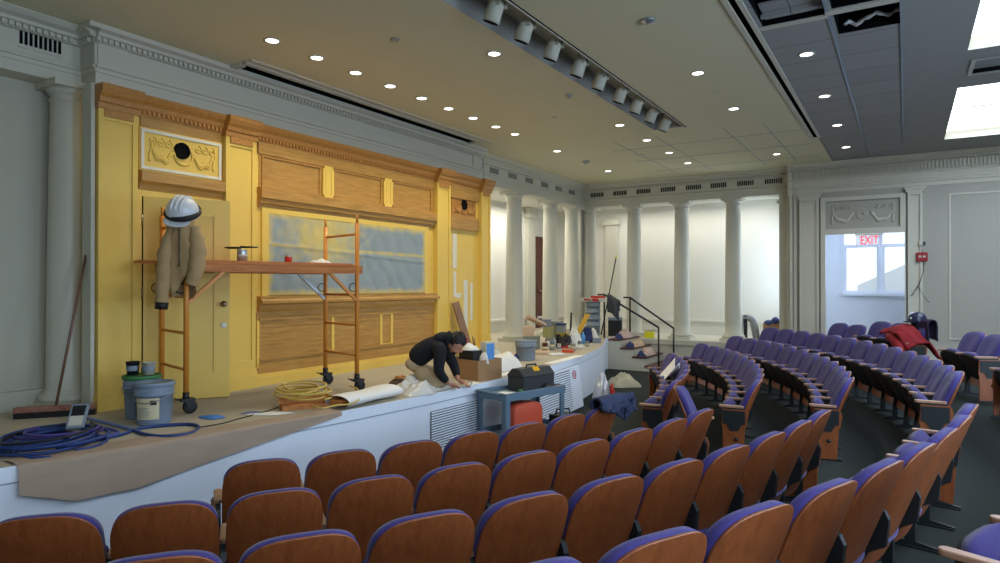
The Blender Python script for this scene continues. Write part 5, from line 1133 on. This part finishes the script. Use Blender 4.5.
crumple('rag', at_z(574, 345.5, STG), .32, .40, .28, M['whitecloth'], 'white cloth bundle right of the black bundle', 'rag', 72, .2, 20, 7)
crumple('rag', at_z(587, 342, STG), .34, .44, .26, M['navy'], 'dark blue cloth bundle near the right end of the stage', 'rag', 73, .2, 20, 7)
crumple('rag', at_z(595, 341.5, STG), .22, .34, .24, M['whitecloth'], 'white and blue towel draped beside the dark blue bundle', 'rag', 74, .2, 16, 9)
mb = MB(); e = at_z(580, 342, STG) + Vector((0, 0, .1)); mb.obox(e + Zv * .26 + RT * .05, (RT * .45 + Zv * .89), -FW, RT, .24, .03, .05); tag(build(mb, 'spirit_level', M['latch'], bev=.006), 'yellow and black tool case standing tilted among the cloth bundles', 'tool')
mb = MB(); e = at_z(573, 346, STG) + Vector((-.3, .5, 0)); mb.bar(e, e + Zv * .62 + RT * .02, .022, 8); tag(build(mb, 'black_tube', M['black']), 'short black tube standing upright among the pots', 'tube')
crumple('plastic_bag', at_z(599, 335, STG) + Vector((-.3, .4, 0)), .60, .60, .42, M['poly'], 'clear plastic bag slumped at the foot of the bucket stack', 'bag', 77, 0, 20, 6)
# more pots, bottles and papers among the clutter
def pix(px, py): return at_z(px, py, STG)
bottle(pix(554, 347.5), .04, .20, M['poly'], 'clear bottle between the dark red tin and the black cloth bundle', 'white')
bottle(pix(583, 344), .045, .24, M['skyblue'], 'light blue bottle before the dark blue cloth bundle', 'white')
bottle(pix(548, 348), .05, .15, M['whiteplastic'], 'squat white bottle behind the dark red tin', 'red')
for px, py, w_, d_, h_, a, m, nm, lab in ((541, 354, .30, .24, .05, .5, M['cardlight'], 'tray', 'shallow pale tray on the stage right of the grey bucket'), (556, 355, .26, .14, .03, .9, M['paper'], 'notepad', 'white pad lying flat before the row of pots'), (568, 352.5, .20, .10, .05, .2, M['cooler'], 'tool_pouch', 'small orange pouch lying between the pots at the stage edge'), (597, 343, .16, .12, .10, .3, M['grey'], 'carton', 'little grey carton at the far right end of the stage edge')):
    q = pix(px, py); mb = MB(); mb.rbox((q.x, q.y), a, w_, d_, STG, STG + h_); tag(build(mb, nm, m, bev=.008), lab, {'tray': 'tray', 'notepad': 'paper', 'tool_pouch': 'pouch', 'carton': 'carton'}[nm])
q = pix(577, 349); t = thing('caulking_gun', 'caulking gun lying across the front of the pot row', 'tool', q); d_ = (RT * .95 - FW * .3).normalized(); d_.z = 0
mb = MB(); mb.bar(q + Zv * .04 - d_ * .16, q + Zv * .04 + d_ * .12, .027, 12); mb.bar(q + Zv * .04 + d_ * .12, q + Zv * .04 + d_ * .2, .008, 8, .003); build(mb, 'tube', M['whiteplastic'], t)
mb = MB(); mb.beam(q + Zv * .04 - d_ * .17, q + Zv * .04 - d_ * .19, .06, .06); mb.beam(q + Zv * .03 - d_ * .19, q + Zv * .012 - d_ * .30, .025, .02); mb.bar(q + Zv * .045 - d_ * .17, q + Zv * .045 - d_ * .36, .005, 6); build(mb, 'handle', M['red'], t)
# stack of nested buckets with the taped box
st0 = Vector((-5.90, 13.35, STG)); GB = mat('stack_bucket', S(128, 140, 146), .45)
for k in range(4):
    c = st0 + Zv * (.145 * k); t = thing('bucket', ('lowest', 'second', 'third', 'topmost')[k] + ' grey bucket of the tall nested stack, counted from the stage floor', 'bucket', c, 0, 'nested grey buckets')
    mb = MB(); r = .155; mb.lathe([(r * .86, 0), (r * .97, .27), (r * 1.06, .272), (r * 1.06, .30), (r * 1.0, .302), (r * 1.05, .33), (r * 1.05, .365), (r * .98, .365), (r * .90, .05), (0, .04)], c, 28); build(mb, 'body', GB, t)
e = st0 + Zv * (.145 * 3 + .37)
t = thing('taped_box', 'flat white box with red stripes lying on the bucket stack', 'box', e)
mb = MB(); mb.rbox((e.x, e.y), .45, .52, .36, e.z, e.z + .08); build(mb, 'box_body', M['white'], t, bev=.004)
mb = MB()
for a, b in ((-.20, .02), (.18, .035), (.22, -.02)): mb.obox(e + Vector((.42 * a, -.19 + .19 * a * .9, .04 + b * .6)) + Vector((.05, -.02, 0)), (math.cos(.45), math.sin(.45), 0), (-math.sin(.45), math.cos(.45), 0), Zv, .07, .012, .018)
build(mb, 'stripe', M['red'], t)
mb = MB(); mb.rbox((e.x + .1, e.y + .03), .2, .3, .1, e.z + .082, e.z + .13); tag(build(mb, 'red_carton', M['red'], bev=.004), 'small red carton on the flat white box', 'box')
t = thing('paint_pole', 'thin dark pole with a yellow tip leaning in the corner behind the bucket stack', 'pole', (-6.2, 14.4, STG))
p0 = at_d(606.5, 318, 15.3); p1 = at_d(616, 258, 15.5); p0 = p0 + (p0 - p1) * .55; p0.z = STG + .01
mb = MB(); mb.bar(p0, p1, .014, 8); build(mb, 'pole', M['cordblack'], t); mb = MB(); mb.bar(p1, p1 + (p1 - p0).normalized() * .07, .017, 8); build(mb, 'tip', M['lime'], t)
mb = MB(); q = Vector((-5.72, 14.2, STG)); mb.rbox((q.x, q.y), .3, .3, .3, q.z, q.z + .42); mb.mi = 1; mb.rbox((q.x, q.y), .3, .31, .31, q.z + .36, q.z + .43); tag(build(mb, 'storage_crate', [M['blackp'], M['grey']], bev=.01), 'dark storage crate at the top of the stage steps', 'crate')
# garment over the handrail
def drape(name, top, along, wd_, front, back, m, label, cat, nrm, thick=.045, seed=0):
    top, along, nrm = Vector(top), Vector(along).normalized(), Vector(nrm).normalized(); mb = MB(); L = front + back
    def fn(u_, v_):
        s_ = -back + L * v_; r = .05; w_ = wd_ * (1 + .10 * fbm((v_ * 3, seed, 0), 1)); a = (u_ - .5) * w_; wob = .03 * fbm((u_ * 4, v_ * 3, seed), 1)
        if abs(s_) < r: ang = s_ / r * PI / 2; return top + along * a + nrm * (r * math.sin(ang) + wob * .2) + Zv * (r * math.cos(ang) + .012)
        sg = 1 if s_ > 0 else -1; return top + along * a + nrm * (sg * (r + .012 * math.sin(u_ * 9 + seed)) + wob) - Zv * (abs(s_) - r + .05 * math.sin(u_ * 5 + seed) * (abs(s_) / L) - .012)
    mb.surf(fn, 24, 30); o = tag(build(mb, name, m), label, cat); so = o.modifiers.new('solid', 'SOLIDIFY'); so.thickness = thick * .5; so.offset = 1; return o
drape('sweatshirt', (-5.50, 13.56, 1.575), (.84, 0, -.50), .32, .40, .2, mat('charcoal_cloth', S(74, 76, 80), .9, bump=.3, bs=30), 'charcoal sweatshirt hanging over the near stair handrail', 'clothing', (0.2, -1, 0), seed=3)
# crumpled paper on the steps
for k, (x0, x1, z, lab, m) in enumerate(((-5.58, -5.30, .72, 'crumpled paper on the top step of the stage stairs', 'flesh'), (-5.30, -5.04, .54, 'crumpled paper on the middle step of the stage stairs', 'cardlight'), (-5.02, -4.76, .36, 'crumpled paper on the lowest covered step of the stage stairs', 'flesh'))):
    crumple('wrapping_paper', ((x0 + x1) / 2, 14.05, z), .26, .9, .14, M[m], lab, 'paper', 80 + k, 0, 20, 8)
for k, (x, z, lab) in enumerate(((-5.40, .72, 'blue-grey rag on the top stage step'), (-5.14, .54, 'blue rag on the middle stage step'), (-4.88, .36, 'dark blue rag on the lowest covered stage step'))): crumple('rag', (x, 13.62, z), .20, .14, .13, mat('step_rag', S(56, 66, 110), .85), lab, 'rag', 85 + k, 0, 12, 10)
mb = MB(); q = at_z(649, 338, .66); mb.rbox((-5.18, 15.0), .1, .22, .14, .66, .80); tag(build(mb, 'yellow_case', M['lime'], bev=.015), 'bright yellow case on the ledge between the back columns', 'case')
# things on the ledge by the last column
t = thing('bent_hose', 'grey vacuum hose bent into an arch beside the last back column', 'hose', (-3.05, 15.5, .66))
q = at_y(747, 318, 15.55); mb = MB(); pts = [Vector((q.x - .15 * math.cos(a) * (1 if a < PI else 1), 15.55, q.z - .12 + .13 * math.sin(a))) for a in [PI * i / 10 for i in range(11)]]
mb.tube([Vector((pts[0].x - .02, 15.55, .67))] + pts + [Vector((pts[-1].x + .07, 15.5, .67))], [.06] + [.085] * 11 + [.075], 14); build(mb, 'hose', mat('hose_grey', S(150, 150, 150), .5), t)
mb = MB(); mb.obox(Vector((q.x - .02, 15.5, .95)), (1, 0, 0), (0, 1, 0), Zv, .035, .03, .27); build(mb, 'wand', M['black'], t)
q = at_y(772, 322, 15.5)
t = thing('carton', 'brown carton topped with blue bags at the right end of the passage', 'carton', (q.x, 15.55, .66)); mb = MB(); mb.rbox((q.x, 15.55), 0, .34, .3, .66, 1.06); build(mb, 'box_body', M['card'], t, bev=.004)
mb = MB(); mb.ball((q.x - .06, 15.5, 1.06), .12, .12, .08); mb.ball((q.x + .08, 15.5, 1.10), .10, .12, .11); build(mb, 'blue_bag', M['bluehose'], t)

# ------------------------------------------------------------------ clothes and paper on the seats
def on_seat(key, x, y, z): o = SEATS[key]; return o.matrix_basis @ Vector((x, y, z))
def seat_axes(key): R3 = SEATS[key].matrix_basis.to_3x3(); return R3 @ Vector((1, 0, 0)), R3 @ Vector((0, 1, 0))
ax, ay = seat_axes((0, 'n', 0)); top = on_seat((0, 'n', 0), .01, .04, .83)
JN = mat('jacket_navy', S(46, 54, 80), .9, bump=.4, bs=40)
drape('blue_jacket', top, ay, .42, .11, .10, JN, 'dark blue jacket thrown over the end seat of the front row by the aisle', 'jacket', ax, seed=5)
drape('blue_jacket_sleeve', on_seat((0, 'n', 0), .03, .29, .82), ax * .5 + ay, .20, .20, .05, JN, 'sleeve of the dark blue jacket hanging down into the aisle', 'jacket', ay - ax * .2, seed=6)
bpy.data.objects['blue_jacket_sleeve'].name = 'jacket_sleeve_cloth'
ax, ay = seat_axes((0, 'f', 4)); q = on_seat((0, 'f', 4), -.34, 0, .50)
mb = MB()
def sheet_paper(u_, v_):
    p = on_seat((0, 'f', 4), -.33 + .22 * v_, -.36 + .62 * u_, .56 + .26 * v_ * (1 - .25 * math.sin(PI * u_)) - .12 * (1 - abs(2 * u_ - 1)) * v_); return p + ax * .02 * math.sin(6 * u_)
mb.surf(sheet_paper, 16, 10); o = tag(build(mb, 'paper_sheet', M['paper']), 'white paper sheet lying on a front row seat near the stage steps', 'paper'); so = o.modifiers.new('solid', 'SOLIDIFY'); so.thickness = .004
ax, ay = seat_axes((4, 'j', 1)); 
mb = MB()
def redj(u_, v_):
    y = -.08 - .74 * u_; x = -.44 + .5 * v_; z = .58 + .24 * max(0, math.sin(PI * min(1, .15 + v_ * .75))) * (.65 + .35 * math.sin(PI * min(1, u_ * 1.25))) + .05 * fbm((u_ * 5, v_ * 4, 3), 1) - .2 * max(0, u_ - .78) / .22 * (1 - .3 * v_)
    if v_ > .72: z -= (v_ - .72) * .6
    return on_seat((4, 'j', 1), x + .03 * math.sin(7 * u_), y, z)
mb.surf(redj, 30, 18); o = tag(build(mb, 'red_jacket', M['reds']), 'red jacket spread over the seats under the window', 'jacket'); so = o.modifiers.new('solid', 'SOLIDIFY'); so.thickness = .03
mb = MB(); mb.tube([on_seat((4, 'j', 2), -.38, .22, .62), on_seat((4, 'j', 2), -.42, .02, .60), on_seat((4, 'j', 2), -.44, -.18, .50), on_seat((4, 'j', 2), -.46, -.30, .34), on_seat((4, 'j', 2), -.46, -.33, .20)], [.06, .07, .075, .07, .06], 12); o = build(mb, 'sleeve', M['reds']); FRAME[o.name] = None
ro = [x for x in bpy.data.objects if x.name == 'red_jacket'][0]; mwi = ro.matrix_world.copy(); bpy.context.view_layer.update(); o.parent = ro; o.matrix_parent_inverse = ro.matrix_basis.inverted()
ax, ay = seat_axes((4, 'j', 2))
drape('dark_coat', on_seat((4, 'j', 2), .0, -.06, .83), ay, .46, .34, .30, mat('dark_plum_cloth', S(40, 32, 58), .9, bump=.3, bs=30), 'dark plum coat hanging over the back of the end seat beside the red jacket', 'coat', -ax, seed=9)
hc = on_seat((4, 'j', 2), -.03, .06, .845); t = thing('dark_helmet', 'dark navy cap on top of the coat beside the red jacket', 'cap', hc)
mb = MB(); mb.lathe([(.135, 0), (.14, .02), (.132, .08), (.105, .13), (.06, .16), (0, .168)], hc, 28); build(mb, 'crown', mat('navy_cap', S(26, 34, 66), .35, coat=.3), t)
mb = MB(); mb.slab([(.10 * math.cos(a), .125 + .07 * math.sin(a)) for a in [PI * i / 12 for i in range(13)]], lambda x, y, e: hc + ay * x - ax * y + Zv * .025, lambda x, y, e: hc + ay * x - ax * y + Zv * .01); build(mb, 'peak', M['black'], t)
mb = MB(); mb.ball(hc - ax * .12 + ay * -.05 + Zv * .07, .018, .018, .016, 8); build(mb, 'badge', M['white'], t)

# ------------------------------------------------------------------ exit sign and alarm
t = thing('exit_sign', 'clear hanging sign with red EXIT letters in the top of the window opening', 'sign', (-.62, 14.82, 2.72))
mb = MB(); mb.box(-.85, -.39, 14.82, 14.826, 2.69, 2.91); build(mb, 'plate', M['exitplate'], t)
mb = MB(); mb.box(-.87, -.37, 14.79, 14.85, 2.91, 2.93); build(mb, 'housing', M['white'], t)
text_mesh('lettering', 'EXIT', .235, (-.615, 14.812, 2.80), ((1, 0, 0), (0, 0, 1)), M['exitred'], t, sx=.66)
q = at_y(922, 257, RY - .06)
t = thing('fire_alarm', 'dark red fire alarm box with a white symbol on the right pilaster', 'alarm', (q.x, RY - .06, q.z)); mb = MB(); mb.box(q.x - .09, q.x + .09, RY - .11, RY - .055, q.z - .085, q.z + .085); build(mb, 'housing', M['alarm'], t, bev=.01)
mb = MB(); mb.box(q.x - .055, q.x - .01, RY - .114, RY - .11, q.z - .01, q.z + .025); mb.box(q.x + .012, q.x + .058, RY - .114, RY - .11, q.z - .01, q.z + .025); build(mb, 'strobe', M['white'], t)
q2 = at_y(922, 243.5, RY - .06); mb = MB(); mb.box(q2.x - .05, q2.x + .05, RY - .10, RY - .055, q2.z - .035, q2.z + .045); mb.mi = 1; mb.box(q2.x + .01, q2.x + .055, RY - .104, RY - .10, q2.z - .04, q2.z + .035); tag(build(mb, 'wall_sensor', [M['white'], mat('dark_green_box', S(30, 66, 58), .5)], bev=.004), 'small white and green sensor box above the red fire alarm', 'sensor')
mb = MB(); mb.tube([Vector((q2.x - .01, RY - .075, q2.z - .04)), Vector((q2.x, RY - .075, q2.z - .12)), Vector((q.x, RY - .085, q.z + .08))], .007, 6); mb.tube([Vector((q.x + .02, RY - .08, q.z - .08)), Vector((q.x + .02, RY - .075, q.z - .28)), Vector((q.x - .05, RY - .08, q.z - .52)), Vector((q.x - .16, RY - .07, q.z - .72)), Vector((q.x - .27, RY - .03, q.z - .80))], .007, 6); mb.tube([Vector((q.x - .06, RY - .08, q.z - .56)), Vector((q.x + .03, RY - .075, q.z - .75)), Vector((q.x + .11, RY - .075, q.z - .86))], .005, 6)
tag(build(mb, 'alarm_cable', M['cordblack']), 'loose black cable dangling below the red fire alarm', 'cable')
